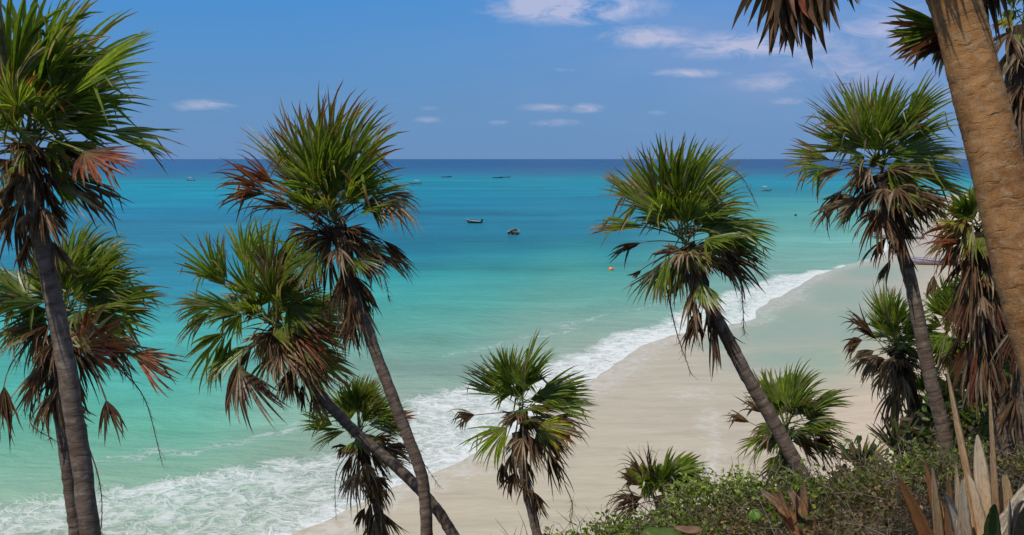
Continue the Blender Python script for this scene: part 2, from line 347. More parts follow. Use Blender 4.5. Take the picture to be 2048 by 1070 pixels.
beach = mesh_obj('beach', np.stack([X, Y, zb], 1), Fs, sand_material(), attrs={'wet': ('FLOAT', wet), 'film': ('FLOAT', film), 'lace': ('FLOAT', lace2)})
tag(beach, 'pale sand beach, wet and smooth along the waterline', 'beach', kind='structure')

# hillside
Q0 = np.array([.22, 5.55]); QT = unit([.90, .43]); QN = np.array([-QT[1], QT[0]])
def ground_z(x, y):
    x = np.asarray(x, float); y = np.asarray(y, float)
    q = (x - Q0[0]) * QN[0] + (y - Q0[1]) * QN[1]; s = (x - Q0[0]) * QT[0] + (y - Q0[1]) * QT[1]
    b = .10 * np.sin(x * 1.7 + y * .9) + .07 * np.sin(x * 3.1 - y * 2.3) 
    zc = 11.66 + .10 * np.clip((s - 1.0) / .9, 0, 1) - .06 * np.clip((.9 - s) / .9, 0, 1) - .035 * np.clip(s - 1.6, 0, 30); top = zc - .10 * q; dn = zc - 1.05 * q
    k = .22; z = -k * np.log(np.exp(-(top - zc) / k) + np.exp(-(dn - zc) / k)) + zc + .12
    return z + b * .6
xs = np.linspace(-34, 60, 260); ysg = np.linspace(-14, 70, 240)
XX, YY = np.meshgrid(xs, ysg); n, m = XX.shape
i = (np.arange(n - 1)[:, None] * m + np.arange(m - 1)[None, :]).ravel()
zg = np.maximum(ground_z(XX, YY), -1.5)
t = NT('hillside_soil'); p = t.pos(); n1 = t.noise(p, 3.5, 6, .65)
soil = t.done(t.bsdf(t.mix(t.ramp(n1, [(.35, 0.0), (.65, 1.0)]), (.030, .024, .014), (.095, .072, .045)), .95, .1, t.bump(n1, 1, .08)))
hill = mesh_obj('hillside', np.stack([XX.ravel(), YY.ravel(), zg.ravel()], 1), np.stack([i, i + 1, i + m + 1, i + m], 1), soil)
tag(hill, 'dry brown bluff falling to the beach', 'hillside', kind='structure')

# ------------------------------------------------------------------ palms
C_ = dict(green=np.array([.185, .235, .024]), green2=np.array([.095, .145, .019]), lime=np.array([.26, .32, .036]), yellow=np.array([.30, .24, .035]), orange=np.array([.30, .12, .025]),
          tip=np.array([.17, .075, .026]), rust=np.array([.30, .080, .033]), dead=np.array([.19, .105, .056]), dead2=np.array([.085, .050, .030]), grey=np.array([.34, .265, .19]), pale=np.array([.36, .31, .22]))
WIND = np.array([.60, .12, .06])
def frond(parent, C, T, kind='g', A=45, face=.45, pet=.42, sag=.12, nseg=None, rng=None, droop=None, name=None, wide=1.0, ctrl=None):
    """one fan leaf: a stalk from C, then a pleated fan of narrow segments whose middle reaches about T"""
    rng = rng or RNG
    C = np.asarray(C, float); T = np.asarray(T, float); L = np.linalg.norm(T - C)
    Bc = (C + T) / 2 + UPZ * sag * L if ctrl is None else ctrl
    bz = lambda s: (1 - s) ** 2 * C + 2 * s * (1 - s) * Bc + s * s * T
    hub = bz(pet); d = unit(2 * (1 - pet) * (Bc - C) + 2 * pet * (T - Bc)); rem = np.linalg.norm(T - hub)
    cw = .45 if ctrl is None else .75; d = unit(d * (1 - cw) + unit(T - hub) * cw)
    dead = kind in 'drs'
    tocam = unit(CAM - hub); upp = UPZ - (UPZ @ d) * d
    if np.linalg.norm(upp) < .35: upp = upp + .6 * tocam
    nv = unit(upp) * (1 - face) + tocam * face; nv = unit(nv - (nv @ d) * d)
    roll = rng.normal(0, .28); b = np.cross(d, nv); nv, b = nv * math.cos(roll) + b * math.sin(roll), b * math.cos(roll) - nv * math.sin(roll)
    A = math.radians(A) * rng.uniform(.92, 1.1)
    if nseg is None: nseg = int(np.clip(math.degrees(A) * .36 + 6, 9, 30))
    droop = (.34 if not dead else .75) * rng.uniform(.6, 1.3) if droop is None else droop
    if rng.random() < .22 and not dead: droop *= 2.2
    al = np.linspace(-A, A, nseg) + rng.normal(0, .012 if not dead else .05, nseg)
    Ls = rem * (1 - .30 * (np.abs(al) / max(A, .8)) ** 2) * rng.uniform(.90, 1.10, nseg)
    if dead: Ls *= rng.uniform(.75, 1.05, nseg)
    torn = rng.random(nseg) < (.10 if kind in 'gl' else .18); Ls[torn] *= rng.uniform(.45, .8, torn.sum())
    J = 9; ts = np.array([0, .10, .24, .38, .50, .62, .74, .87, 1.0])
    dirs = np.cos(al)[:, None] * d + np.sin(al)[:, None] * b + nv * (.10 * np.cos(al * 2))[:, None]
    dirs += rng.normal(0, .03 if not dead else .10, (nseg, 3)); dirs /= np.linalg.norm(dirs, axis=1)[:, None]
    pos = np.zeros((nseg, J, 3)); pos[:, 0] = hub; cur = dirs.copy(); tang = np.zeros((nseg, J, 3)); tang[:, 0] = dirs
    g = -UPZ * droop; wd = WIND * (.55 if not dead else .35) * rng.uniform(.6, 1.2)
    flop = rng.uniform(.55, 1.5, nseg); brk = rng.random(nseg) < (.10 if kind == 'g' else .18 if kind == 'o' else .3); bj = rng.integers(4, 8, nseg)
    jit = rng.normal(0, .05 if not dead else .13, (nseg, 3))
    for j in range(1, J):
        dt = ts[j] - ts[j - 1]; k = ts[j] ** 1.6
        cur = cur + ((g[None] * flop[:, None]) + wd[None] + jit * 2) * (k * dt * 2.4)
        bm = brk & (bj == j)
        cur[bm] += -UPZ * 1.5 + rng.normal(0, .3, (bm.sum(), 3))
        cur /= np.linalg.norm(cur, axis=1)[:, None]
        pos[:, j] = pos[:, j - 1] + cur * (Ls * dt)[:, None]; tang[:, j] = cur
    dal = 2 * A / max(nseg - 1, 1); tf = rng.uniform(.40, .55) if not dead else rng.uniform(.25, .45)
    wmax = 2 * math.tan(dal / 2) * rem * tf * 1.06
    wmax = max(wmax, .016) * wide * 1.5
    wj = np.where(ts <= tf, wmax * ts / tf, wmax * np.clip((1 - (ts - tf) / (1 - tf)), 0, 1) ** .75)
    wj = wj[None, :] * rng.uniform(.85, 1.1, nseg)[:, None]; wj[:, 0] = .002; wj[:, -1] = .0012
    nn = nv[None, None] - (tang @ nv)[..., None] * tang; nn /= np.linalg.norm(nn, axis=2)[..., None] + 1e-6
    side = np.cross(tang, nn)
    tw = (rng.normal(0, .25 if not dead else .9, nseg))[:, None] * ts[None] ** 2
    side, nn = side * np.cos(tw)[..., None] + nn * np.sin(tw)[..., None], nn * np.cos(tw)[..., None] - side * np.sin(tw)[..., None]
    fold = .42 if not dead else .7
    a0 = pos - side * (wj / 2)[..., None]; a1 = pos - nn * (wj * fold)[..., None]; a2 = pos + side * (wj / 2)[..., None]
    V = np.stack([a0, a1, a2], 2).reshape(-1, 3)                 # seg, step, 3
    base = (np.arange(nseg)[:, None] * J + np.arange(J - 1)[None]).ravel() * 3
    Fq = np.concatenate([np.stack([base + c, base + c + 1, base + c + 4, base + c + 3], 1) for c in (0, 1)])
    # pigments
    mixr = rng.random(nseg)[:, None]
    if kind == 'g': bc = C_['green'] * mixr + C_['green2'] * (1 - mixr); th = rng.uniform(.86, 1.12, nseg)
    elif kind == 'o': bc = C_['green'] * mixr + C_['green2'] * (1 - mixr); th = rng.uniform(.60, .92, nseg)
    elif kind == 'l': bc = C_['lime'] * mixr + C_['green'] * (1 - mixr); th = rng.uniform(.85, 1.1, nseg)
    elif kind == 'y': bc = C_['yellow'] * mixr + C_['lime'] * (1 - mixr); th = rng.uniform(.55, .9, nseg)
    elif kind == 'r': bc = C_['rust'] * mixr + C_['dead'] * (1 - mixr); th = np.full(nseg, 2.0)
    elif kind == 'b': bc = C_['dead2'] * mixr + np.array([.15, .055, .03]) * (1 - mixr); th = np.full(nseg, 2.0)
    elif kind == 'f': bc = C_['rust'] * mixr + C_['dead'] * .6 * (1 - mixr) + C_['rust'] * .4 * (1 - mixr); th = np.full(nseg, 2.0)
    elif kind == 's': bc = C_['grey'] * mixr + C_['dead'] * (1 - mixr); th = np.full(nseg, 2.0)
    else: bc = C_['dead'] * mixr + C_['dead2'] * (1 - mixr); th = np.full(nseg, 2.0); bc[rng.random(nseg) < .12] = C_['grey']
    bc = bc * rng.uniform(.8, 1.2)
    colr = np.repeat(bc[:, None], J, 1)
    if not dead:
        colr = colr + (C_['lime'] - colr) * (np.clip(1 - ts / .35, 0, 1) * .45)[None, :, None]
        k = np.clip((ts[None] - th[:, None] + .10) / .12, 0, 1)[..., None]; colr = colr + (C_['yellow'] * .6 - colr) * k * .6
        k = np.clip((ts[None] - th[:, None]) / .08, 0, 1)[..., None]; tipc = C_['tip'] * (1 - mixr[:, :, None] * .5) + C_['orange'] * mixr[:, :, None] * .35
        colr = colr * (1 - k) + tipc * k
        dry = rng.random(nseg) < (.09 if kind == 'g' else .20); colr[dry] = colr[dry] * .2 + C_['grey'] * .8 * rng.uniform(.6, 1)
    colr = np.repeat(colr[:, :, None], 3, 2).reshape(-1, 3)
    # stalk
    K = 8; sp = np.array([bz(pet * s) for s in np.linspace(0, 1, K)]); rad = np.linspace(.013, .007, K) * max(.6, min(1.2, L)); 
    tg = np.gradient(sp, axis=0); tg /= np.linalg.norm(tg, axis=1)[:, None]; r1 = np.cross(tg, UPZ + .01); r1 /= np.linalg.norm(r1, axis=1)[:, None]; r2 = np.cross(tg, r1)
    SV = np.concatenate([(sp + rad[:, None] * (math.cos(a) * r1 + math.sin(a) * r2 * .6)) for a in np.linspace(0, 2 * math.pi, 5)[:-1]])
    o = len(V); k4 = np.arange(4)
    SF = np.array([[o + a * K + j, o + ((a + 1) % 4) * K + j, o + ((a + 1) % 4) * K + j + 1, o + a * K + j + 1] for a in range(4) for j in range(K - 1)])
    sc_ = (C_['dead'] if dead else (C_['lime'] * .5 + C_['pale'] * .25)); V = np.vstack([V, SV]); Fq = np.vstack([Fq, SF]); colr = np.vstack([colr, np.repeat(sc_[None], len(SV), 0)])
    nm = name or {'g': 'green_frond', 'o': 'brown_tipped_frond', 'l': 'green_frond', 'y': 'yellowing_frond', 'r': 'rust_frond', 'f': 'rust_frond', 'b': 'dead_frond', 'd': 'dead_frond', 's': 'grey_dead_frond'}[kind]
    fo = mesh_obj(nm, V, Fq, M_DRY if dead else M_LEAF, parent, smooth=False, attrs={'tint': ('FLOAT_COLOR', colr)})
    if kind == 'f': fo['label'] = 'open rust-red dry fan'
    elif kind == 'y': fo['label'] = 'fan turning yellow'
    return fo

def spline(pts, n):
    pts = np.asarray(pts, float); k = len(pts); out = []
    e = np.vstack([2 * pts[0] - pts[1], pts, 2 * pts[-1] - pts[-2]])
    for s in np.linspace(0, k - 1 - 1e-6, n):
        i = int(s); t = s - i; a, b, c, d = e[i:i + 4]
        out.append(.5 * ((2 * b) + (c - a) * t + (2 * a - 5 * b + 4 * c - d) * t * t + (3 * b - a - 3 * c + d) * t ** 3))
    return np.array(out)
def tube(name, pts, r0, r1, mat, parent=None, n=60, k=14, rough=.06, rings=0.0, cap=True, attrs=None):
    c = spline(pts, n); tg = np.gradient(c, axis=0); tg /= np.linalg.norm(tg, axis=1)[:, None]
    ref = np.array([0, 1.0, 0]); r1v = np.cross(tg, ref); r1v /= np.linalg.norm(r1v, axis=1)[:, None]; r2v = np.cross(tg, r1v)
    ln = np.concatenate([[0], np.cumsum(np.linalg.norm(np.diff(c, axis=0), axis=1))])
    th = np.linspace(0, 2 * math.pi, k + 1)[:-1]; rad = np.linspace(r0, r1, n)[:, None] * (1 + rough * RNG.normal(0, .35, (n, k)) + rough * .8 * np.sin(ln * 9 + RNG.uniform(0, 6))[:, None] * np.cos(th + RNG.uniform(0, 6))[None])
    if rings: rad = rad * (1 + rings * (np.abs(np.sin(ln * 30))[:, None] ** .5 - .6))
    V = c[:, None] + rad[..., None] * (np.cos(th)[None, :, None] * r1v[:, None] + np.sin(th)[None, :, None] * r2v[:, None])
    tc = np.stack([np.cos(th)[None] * rad, np.sin(th)[None] * rad, np.repeat(ln[:, None], k, 1)], 2)
    i = np.arange(n - 1)[:, None] * k; j = np.arange(k)[None]; j2 = (j + 1) % k
    Fq = np.stack([i + j, i + j2, i + k + j2, i + k + j], 2).reshape(-1, 4)
    V = V.reshape(-1, 3); off = RNG.uniform(0, 50)
    return mesh_obj(name, V, Fq, mat, parent, attrs={'tc': ('FLOAT_VECTOR', tc.reshape(-1, 3) + np.array([off, off, off])), **(attrs or {})})

def stalk(parent, pts, r=.006, name='flower_stalk', d=None, tufts=True):
    c = spline(pts, 26); V = []; Fc = []; rng = RNG
    rr = np.linspace(r, r * .35, 26); k = 4
    for a in range(26):
        t = unit(c[min(a + 1, 25)] - c[max(a - 1, 0)]); s = unit(np.cross(t, [.2, 1, .1])); q = np.cross(t, s)
        for m in range(k): V.append(c[a] + rr[a] * (math.cos(m * math.pi / 2) * s + math.sin(m * math.pi / 2) * q))
    for a in range(25):
        for m in range(k): Fc.append((a * k + m, a * k + (m + 1) % k, (a + 1) * k + (m + 1) % k, (a + 1) * k + m))
    if tufts:
        for a in range(6, 26):
            for _ in range(2):
                p0 = c[a]; dv = unit(unit(c[min(a + 1, 25)] - c[a - 1]) * .6 + rng.normal(0, .55, 3) - UPZ * .4) * rng.uniform(.03, .09) * (r / .006) ** .5
                s = unit(np.cross(dv, rng.normal(0, 1, 3))) * .0022; o = len(V)
                V += [p0 - s, p0 + s, p0 + dv + s * .4, p0 + dv - s * .4]; Fc.append((o, o + 1, o + 2, o + 3))
    V = np.array(V); return mesh_obj(name, V, np.array(Fc), M_DRY, parent, smooth=False, attrs={'tint': ('FLOAT_COLOR', np.repeat((C_['dead'] * .8)[None], len(V), 0))})

GROUP = 'thatch palms on the bluff'
def palm(label, C, D, trunk, fr, rtop, rbase, skirt=0, skirt_len=90, skirt_kinds='ddsd', base_r=None, fibre=70, fill=0, stalks=(), wild=0, mat=None, seed=1, fill_r=150, lean=(0, -1), nring=70, k=14, spread=1.0, width=35):
    """C crown centre (pixel), D its distance, trunk and fronds as pixels at that distance"""
    rng = np.random.default_rng(seed); s = D / F
    tp = [P(x, y, D + (dd[0] if dd else 0)) for x, y, *dd in trunk]
    last = tp[-1]; gz = float(ground_z(last[0], last[1]))
    if last[2] > gz - .05:
        dirn = unit(tp[-1] - tp[-2]); dirn = unit(dirn * .6 + np.array([0, 0, -1]) * .6); tp.append(last + dirn * ((last[2] - gz + .25) / max(-dirn[2], .3)))
    root = empty('palm_tree', tp[-1]); tag(root, label, 'palm tree', GROUP)
    Cw = P(*C, D); top = tp[0]
    if mat is None: rtop, rbase = rtop * .74, rbase * .74
    tube('trunk', tp, rtop, rbase, mat or M_TRUNK, root, n=nring, k=k, rough=.10 if mat is None else .035, rings=.07 if mat is None else .02)
    # fibrous sheath under the crown
    ax = unit(tp[1] - tp[0]); fl = fibre * s
    br = base_r or rtop * 1.7
    br *= .72; tube('leaf_sheath', [Cw + ax * .05, Cw + ax * fl * .5, top + ax * fl], br * .7, rtop * 1.05, M_FIBRE, root, n=24, k=16, rough=.28)
    for f in fr:
        x, y, kd = f[:3]; A = f[3] if len(f) > 3 else 42; o = f[4] if len(f) > 4 else {}
        Lp = math.hypot(x - C[0], y - C[1]); dz = o.get('z', rng.uniform(-.45, .45)) * Lp * s
        c0 = Cw + np.array([rng.normal(0, 1), rng.normal(0, 1), 0]) * .03 + (ax * rng.uniform(0, .18) if kd in 'drs' else -ax * rng.uniform(0, .08))
        T = P(x, y, D + dz)
        h = o.get('h')
        pet = o.get('pet', .25 if kd in 'golyr' else .38)
        if h is not None: pet = float(np.clip(math.hypot(h[0] - C[0], h[1] - C[1]) / max(math.hypot(h[0] - C[0], h[1] - C[1]) + math.hypot(x - h[0], y - h[1]), 1), .1, .85))
        Bc = None; sg = o.get('sag', .10 if kd not in 'drs' else .20)
        if h is not None:           # bend the stalk through the hub seen in the photograph
            hw = P(h[0], h[1], D + dz * o.get('hz', pet)); Bc = (hw - (1 - pet) ** 2 * c0 - pet ** 2 * T) / (2 * pet * (1 - pet))
        frond(root, c0, T, kd, A, o.get('f', .45), pet, sg, rng=rng, droop=o.get('g'), wide=o.get('w', 1.0), ctrl=Bc)
    for i in range(fill):           # the rest of the crown, all round
        az = i * 2.39996 + rng.uniform(-.3, .3); el = math.radians(rng.uniform(-65, 75)); Lf = fill_r * s * rng.uniform(.75, 1.05)
        dv = np.array([math.cos(az) * math.cos(el), math.sin(az) * math.cos(el), math.sin(el)]); low = el < -.2; dv = unit(dv - ax * (.0 if low else .25) + np.array([.42, 0, 0]))
        frond(root, Cw + ax * (rng.uniform(.3, .9) * fl if low else rng.uniform(-.02, .1)), Cw + dv * Lf + ax * (.5 * fl if low else 0), rng.choice(['o', 's', 'd', 'o'] if low else ['g', 'g', 'o', 'g']), rng.uniform(34, 62), .35, .38, .14, rng=rng)
    for i in range(7 if fill > 3 else 0):   # old leaves drooping over the top of the sheath, on every side
        az = i * 2 * math.pi / 7 + rng.uniform(-.4, .4) - 1.5; dv = np.array([math.cos(az) + .3, math.sin(az), rng.uniform(-.9, .1)]); dv /= np.linalg.norm(dv)
        frond(root, Cw + ax * rng.uniform(.1, .5) * fl, Cw + ax * .3 * fl + dv * fill_r * s * rng.uniform(.45, .75), rng.choice(['o', 's', 'o', 'd']), rng.uniform(36, 60), .5, .2, .2, rng=rng)
    for i in range(skirt):          # dead leaves hanging against the trunk
        az = i * 2.39996; fr_ = rng.random(); pt = top + ax * (fr_ * fl * 1.2); rr = rng.uniform(.10, .24) * spread
        out = np.array([math.cos(az), math.sin(az), 0]) * rr; Ls = skirt_len * s * rng.uniform(.55, 1.1)
        frond(root, pt, pt + out + np.array([0, 0, -1]) * Ls + ax * Ls * .15, rng.choice(list(skirt_kinds)), rng.uniform(12, 26), .3, rng.uniform(.25, .5), .22, rng=rng)
    for st in stalks:
        stalk(root, [P(x, y, D - .05) for x, y in st[0]], st[1] if len(st) > 1 else .006)
    return root
c = dict(f=.85)                       # fan seen face-on
def hb(x, y, **k): return dict(h=(x, y), **k)

palm('tall palm with bushy green crown cut by the left edge above a rust fan', (55, 285), 5.8, [(60, 350), (72, 430), (108, 600), (148, 830), (182, 1075), (188, 1150)],
     [(15, -70, 'g', 55), (95, -45, 'g', 45), (160, -25, 'g', 40), (232, 5, 'g', 30, hb(110, 190)), (286, 62, 'g', 26, hb(130, 200)), (290, 98, 'g', 26, hb(120, 200)), (302, 160, 'g', 26, hb(120, 215)), (272, 212, 'g', 24),
      (368, 288, 'o', 24, hb(215, 262)), (340, 310, 'o', 18, hb(220, 270)), (40, 20, 'g', 50, c), (-70, 60, 'g', 55), (-140, 30, 'g', 45), (-130, 190, 'g', 50), (150, 110, 'g', 45, c), (60, 130, 'l', 70, dict(f=.7, z=-.5)), (140, 190, 'g', 60, dict(f=.6, z=-.6)),
      (210, 150, 'g', 35), (-30, 180, 'l', 60, dict(f=.6, z=-.5)), (262, 368, 'f', 66, hb(168, 303, f=.97, z=-.8, g=.12, hz=.9)), (190, 330, 'o', 40, dict(z=-.5)), (60, 360, 'o', 45, dict(z=-.6)), (-80, 300, 'o', 45), (30, 400, 's', 30), (110, 430, 'd', 30), (-25, 430, 'd', 30), (132, 392, 'd', 35),
      (20, 440, 's', 30, dict(z=-.3)), (0, 360, 'd', 40), (100, 340, 'd', 40, dict(z=-.4)), (-10, 470, 'd', 16), (30, 560, 'd', 10), (240, 330, 'd', 30)],
     .064, .082, skirt=7, skirt_len=110, base_r=.13, fibre=90, fill=20, fill_r=241, seed=3)
palm('palm behind the leftmost trunk with two rust fans hanging off its crown', (125, 630), 7.4, [(130, 690), (118, 780), (130, 900), (152, 1075), (158, 1150)],
     [(178, 425, 'g', 45), (150, 450, 'g', 40), (242, 470, 'g', 36), (300, 540, 'g', 34), (342, 590, 'g', 30), (322, 640, 'o', 30), (270, 520, 'g', 40), (40, 480, 'g', 45), (-20, 520, 'g', 45), (-60, 600, 'g', 45), (0, 660, 'g', 40, dict(f=.7)), (60, 540, 'g', 50, c),
      (15, 730, 'o', 40), (210, 560, 'g', 50, c), (258, 622, 'f', 62, hb(162, 695, f=.97, z=-2.2, g=.08, hz=.95)), (370, 750, 'f', 26, hb(265, 706, z=-.4, f=.9, g=.15)), (232, 890, 'd', 22, hb(212, 800, z=-.2)), (32, 895, 'd', 18, hb(8, 772, z=-.2)), (75, 815, 'd', 26), (105, 800, 'd', 30), (180, 805, 'd', 20),
      (305, 665, 'o', 30), (215, 770, 'd', 26), (150, 760, 'd', 35, dict(z=-.5)), (60, 760, 's', 30), (260, 640, 'o', 40), (90, 720, 's', 40), (-40, 720, 'o', 40), (285, 610, 'g', 36)],
     .058, .066, skirt=8, skirt_len=120, base_r=.12, fibre=90, fill=18, fill_r=210, seed=4,
     stalks=[([(180, 700), (240, 740), (290, 800), (325, 930)], .008), ([(176, 890), (196, 950), (204, 1010), (200, 1080)], .007), ([(150, 690), (60, 830), (115, 885)], .008)])
palm('tall palm with thick brown sheath and orange-tipped upright crown, trunk bowing to the right', (668, 440), 9.0, [(688, 505), (718, 610), (768, 750), (818, 880), (847, 970), (853, 1085), (853, 1180)],
     [(500, 265, 'o', 26), (530, 235, 'o', 26), (565, 205, 'o', 30), (610, 205, 'o', 30, c), (655, 168, 'o', 34), (690, 185, 'o', 28), (722, 195, 'o', 28), (770, 212, 'o', 28), (785, 245, 'o', 28), (640, 260, 'g', 60, dict(f=.9, z=-.4)), (590, 290, 'g', 50, dict(f=.9, z=-.5)), (700, 270, 'g', 55, dict(f=.9, z=-.3)),
      (520, 305, 'o', 28), (445, 318, 'r', 22, hb(545, 365)), (412, 384, 'd', 22, hb(530, 388)), (422, 345, 'r', 20, hb(530, 378)), (470, 340, 'r', 24), (450, 400, 'd', 26), (760, 290, 'g', 36), (806, 318, 'o', 30), (800, 340, 'o', 26), (832, 372, 'o', 24, hb(740, 390)), (750, 350, 'g', 45, dict(z=-.5)),
      (846, 470, 's', 38, hb(760, 400, g=1.1)), (850, 425, 's', 34, hb(770, 390, g=1.0)), (800, 450, 's', 40, hb(740, 410)), (832, 565, 'd', 13, hb(765, 488)), (825, 535, 'd', 14, hb(765, 480)), (772, 590, 'd', 14), (590, 500, 's', 30), (640, 520, 's', 26), (560, 470, 'd', 26), (630, 330, 'o', 55, dict(f=.8, z=-.6)),
      (628, 605, 'd', 14, hb(622, 520)), (662, 625, 'd', 12), (705, 610, 's', 14), (748, 560, 'd', 18), (580, 400, 'r', 40, dict(z=-.4)), (640, 400, 's', 40, dict(z=-.7)), (610, 440, 's', 34, dict(z=-.6)), (700, 440, 's', 45, dict(z=-.7)), (570, 350, 'o', 34)],
     .066, .078, skirt=14, skirt_len=120, base_r=.20, fibre=95, fill=17, fill_r=157, seed=5, stalks=[([(735, 480), (770, 560), (778, 600)], .005), ([(700, 480), (640, 560), (650, 640)], .005)])
palm('palm leaning far left on a slanting trunk, wide dark brown fan drooping below', (540, 645), 9.9, [(575, 705), (640, 790), (720, 872), (800, 940), (868, 1012), (912, 1080), (950, 1150)],
     [(375, 470, 'o', 36, hb(445, 565)), (392, 500, 'g', 32, hb(450, 570)), (420, 470, 'o', 34, hb(455, 560)), (508, 425, 'g', 34, hb(495, 540)), (548, 430, 'g', 32), (600, 480, 'g', 36), (640, 530, 'g', 36), (595, 555, 'g', 45), (335, 622, 'o', 34, hb(425, 612)), (350, 600, 'o', 28, hb(425, 610)), (350, 690, 'o', 20, hb(425, 620)),
      (385, 765, 'g', 36, hb(452, 665, f=.8)), (440, 775, 'g', 32, hb(465, 670)), (545, 860, 'b', 40, hb(478, 735, f=.95, z=-.5, g=.2)), (500, 830, 'd', 36, hb(475, 725, z=-.3)), (450, 800, 'd', 26), (720, 610, 'o', 30), (735, 690, 'r', 34), (715, 645, 'o', 34), (650, 690, 'o', 45, hb(575, 605, f=.8, z=-.6)), (600, 725, 'o', 36, dict(z=-.6)),
      (692, 765, 'r', 26), (665, 765, 'd', 26), (545, 450, 's', 26), (660, 600, 'g', 36), (500, 700, 's', 45, dict(z=-.7)), (560, 720, 'd', 45, dict(z=-.5)), (470, 600, 'o', 50, dict(f=.8, z=-.5)), (530, 560, 'g', 55, dict(f=.8, z=-.4)), (590, 640, 'l', 55, dict(f=.8, z=-.7)), (640, 740, 'd', 26), (550, 760, 'd', 26), (580, 510, 'd', 20)],
     .068, .080, skirt=8, skirt_len=90, base_r=.14, fibre=60, fill=24, fill_r=185, seed=6)
palm('small bright green palm with yellow patch, standing where two trunks cross', (718, 868), 11.2, [(735, 935), (750, 1000), (768, 1080), (776, 1150)],
     [(598, 822, 'l', 36, hb(665, 850, f=.8)), (610, 870, 'o', 32), (640, 775, 'g', 36), (690, 755, 'g', 40, dict(f=.8)), (670, 800, 'l', 55, c), (755, 755, 'g', 30), (770, 790, 'g', 36), (800, 800, 'g', 30), (822, 842, 'o', 26), (850, 856, 'r', 22), (740, 800, 'g', 45), (620, 895, 'o', 28), (655, 905, 'd', 30), (695, 868, 'y', 50, dict(f=.9, z=-.6)),
      (700, 1025, 'd', 14), (745, 1025, 'd', 20), (782, 975, 'd', 22), (680, 990, 'd', 12), (805, 935, 'd', 22), (770, 900, 'o', 34), (725, 960, 'd', 26), (800, 870, 'r', 30)],
     .062, .07, skirt=10, skirt_len=110, base_r=.11, fibre=70, fill=16, fill_r=126, seed=8, stalks=[([(700, 900), (672, 950), (672, 1040)], .006), ([(800, 860), (850, 930), (880, 975)], .006)])
palm('young upright palm alone on the sand at the centre with one yellowing fan', (1042, 812), 9.6, [(1032, 865), (1050, 960), (1076, 1080), (1088, 1150)],
     [(935, 722, 'o', 28), (925, 752, 'g', 32), (965, 705, 'g', 32), (995, 698, 'g', 34, c), (1022, 690, 'g', 34, c), (1092, 665, 'g', 26), (1112, 690, 'g', 26), (1080, 735, 'g', 36), (1172, 742, 'g', 26, hb(1095, 795)), (1188, 785, 'g', 26, hb(1100, 800)), (1196, 822, 'g', 26, hb(1100, 810)), (1190, 885, 'd', 34, hb(1105, 835)),
      (1165, 865, 'y', 45, hb(1075, 850, f=.9, z=-.5)), (888, 840, 'd', 22, hb(950, 830)), (920, 905, 'l', 36, hb(1015, 855, f=.9, z=-.3)), (1008, 985, 'd', 10, hb(1004, 925)), (1042, 992, 'd', 10, hb(1030, 940)), (1095, 960, 'd', 18), (1130, 995, 'd', 24, hb(1095, 905)), (1147, 945, 'd', 26), (970, 760, 'l', 50, dict(f=.9, z=-.4)), (1020, 760, 'g', 45, c), (1130, 830, 'o', 40), (1110, 790, 'g', 34), (1060, 890, 's', 30), (1180, 760, 'g', 22)],
     .056, .066, skirt=6, skirt_len=90, base_r=.10, fibre=70, fill=15, fill_r=126, seed=9, stalks=[([(1130, 970), (1145, 1010), (1140, 1050)], .005)])
palm('palm leaning left over the surf line with tangled brown seed stalks', (1365, 480), 7.6, [(1385, 545), (1440, 650), (1500, 762), (1570, 885), (1622, 985), (1655, 1060)],
     [(1208, 338, 'o', 30, hb(1300, 410)), (1200, 362, 'o', 26, hb(1300, 420)), (1225, 320, 'o', 26), (1285, 285, 'o', 28), (1320, 270, 'g', 28), (1352, 265, 'g', 28), (1408, 278, 'g', 28), (1435, 280, 'g', 26), (1452, 305, 'g', 26), (1480, 335, 'g', 26), (1500, 382, 'g', 26), (1500, 402, 'g', 24),
      (1270, 385, 'l', 50, dict(f=.9, z=-.4)), (1335, 385, 'g', 55, dict(f=.9, z=-.5)), (1390, 360, 'g', 45, c), (1178, 468, 'o', 16, hb(1290, 455)), (1185, 450, 'o', 12, hb(1290, 452)), (1205, 515, 'd', 20, hb(1282, 485)), (1560, 478, 'g', 28, hb(1445, 445)), (1548, 505, 'g', 34, hb(1440, 460)), (1552, 562, 'd', 34, hb(1435, 495)), (1505, 575, 'd', 34), (1500, 445, 'g', 40),
      (1290, 612, 'o', 30, hb(1340, 512)), (1335, 610, 'o', 28), (1258, 560, 'd', 18, hb(1282, 540)), (1395, 600, 's', 26), (1360, 590, 's', 26), (1440, 545, 's', 40, dict(z=-.6)), (1330, 500, 's', 45, dict(z=-.7)), (1420, 500, 'd', 50, dict(z=-.6)), (1470, 520, 'o', 45, hb(1420, 460, z=-.6)), (1455, 390, 'g', 40), (1280, 440, 'o', 34), (1540, 540, 'd', 26)],
     .064, .078, skirt=9, skirt_len=110, base_r=.14, fibre=80, fill=16, fill_r=157, seed=10,
     stalks=[([(1330, 560), (1352, 660), (1382, 748)], .006), ([(1480, 540), (1485, 600), (1488, 668)], .006), ([(1385, 540), (1380, 620), (1400, 690)], .006), ([(1380, 470), (1420, 400), (1445, 410), (1440, 470)], .007), ([(1385, 470), (1400, 400), (1425, 390), (1450, 440)], .007), ([(1440, 330), (1480, 350), (1512, 405)], .004)])
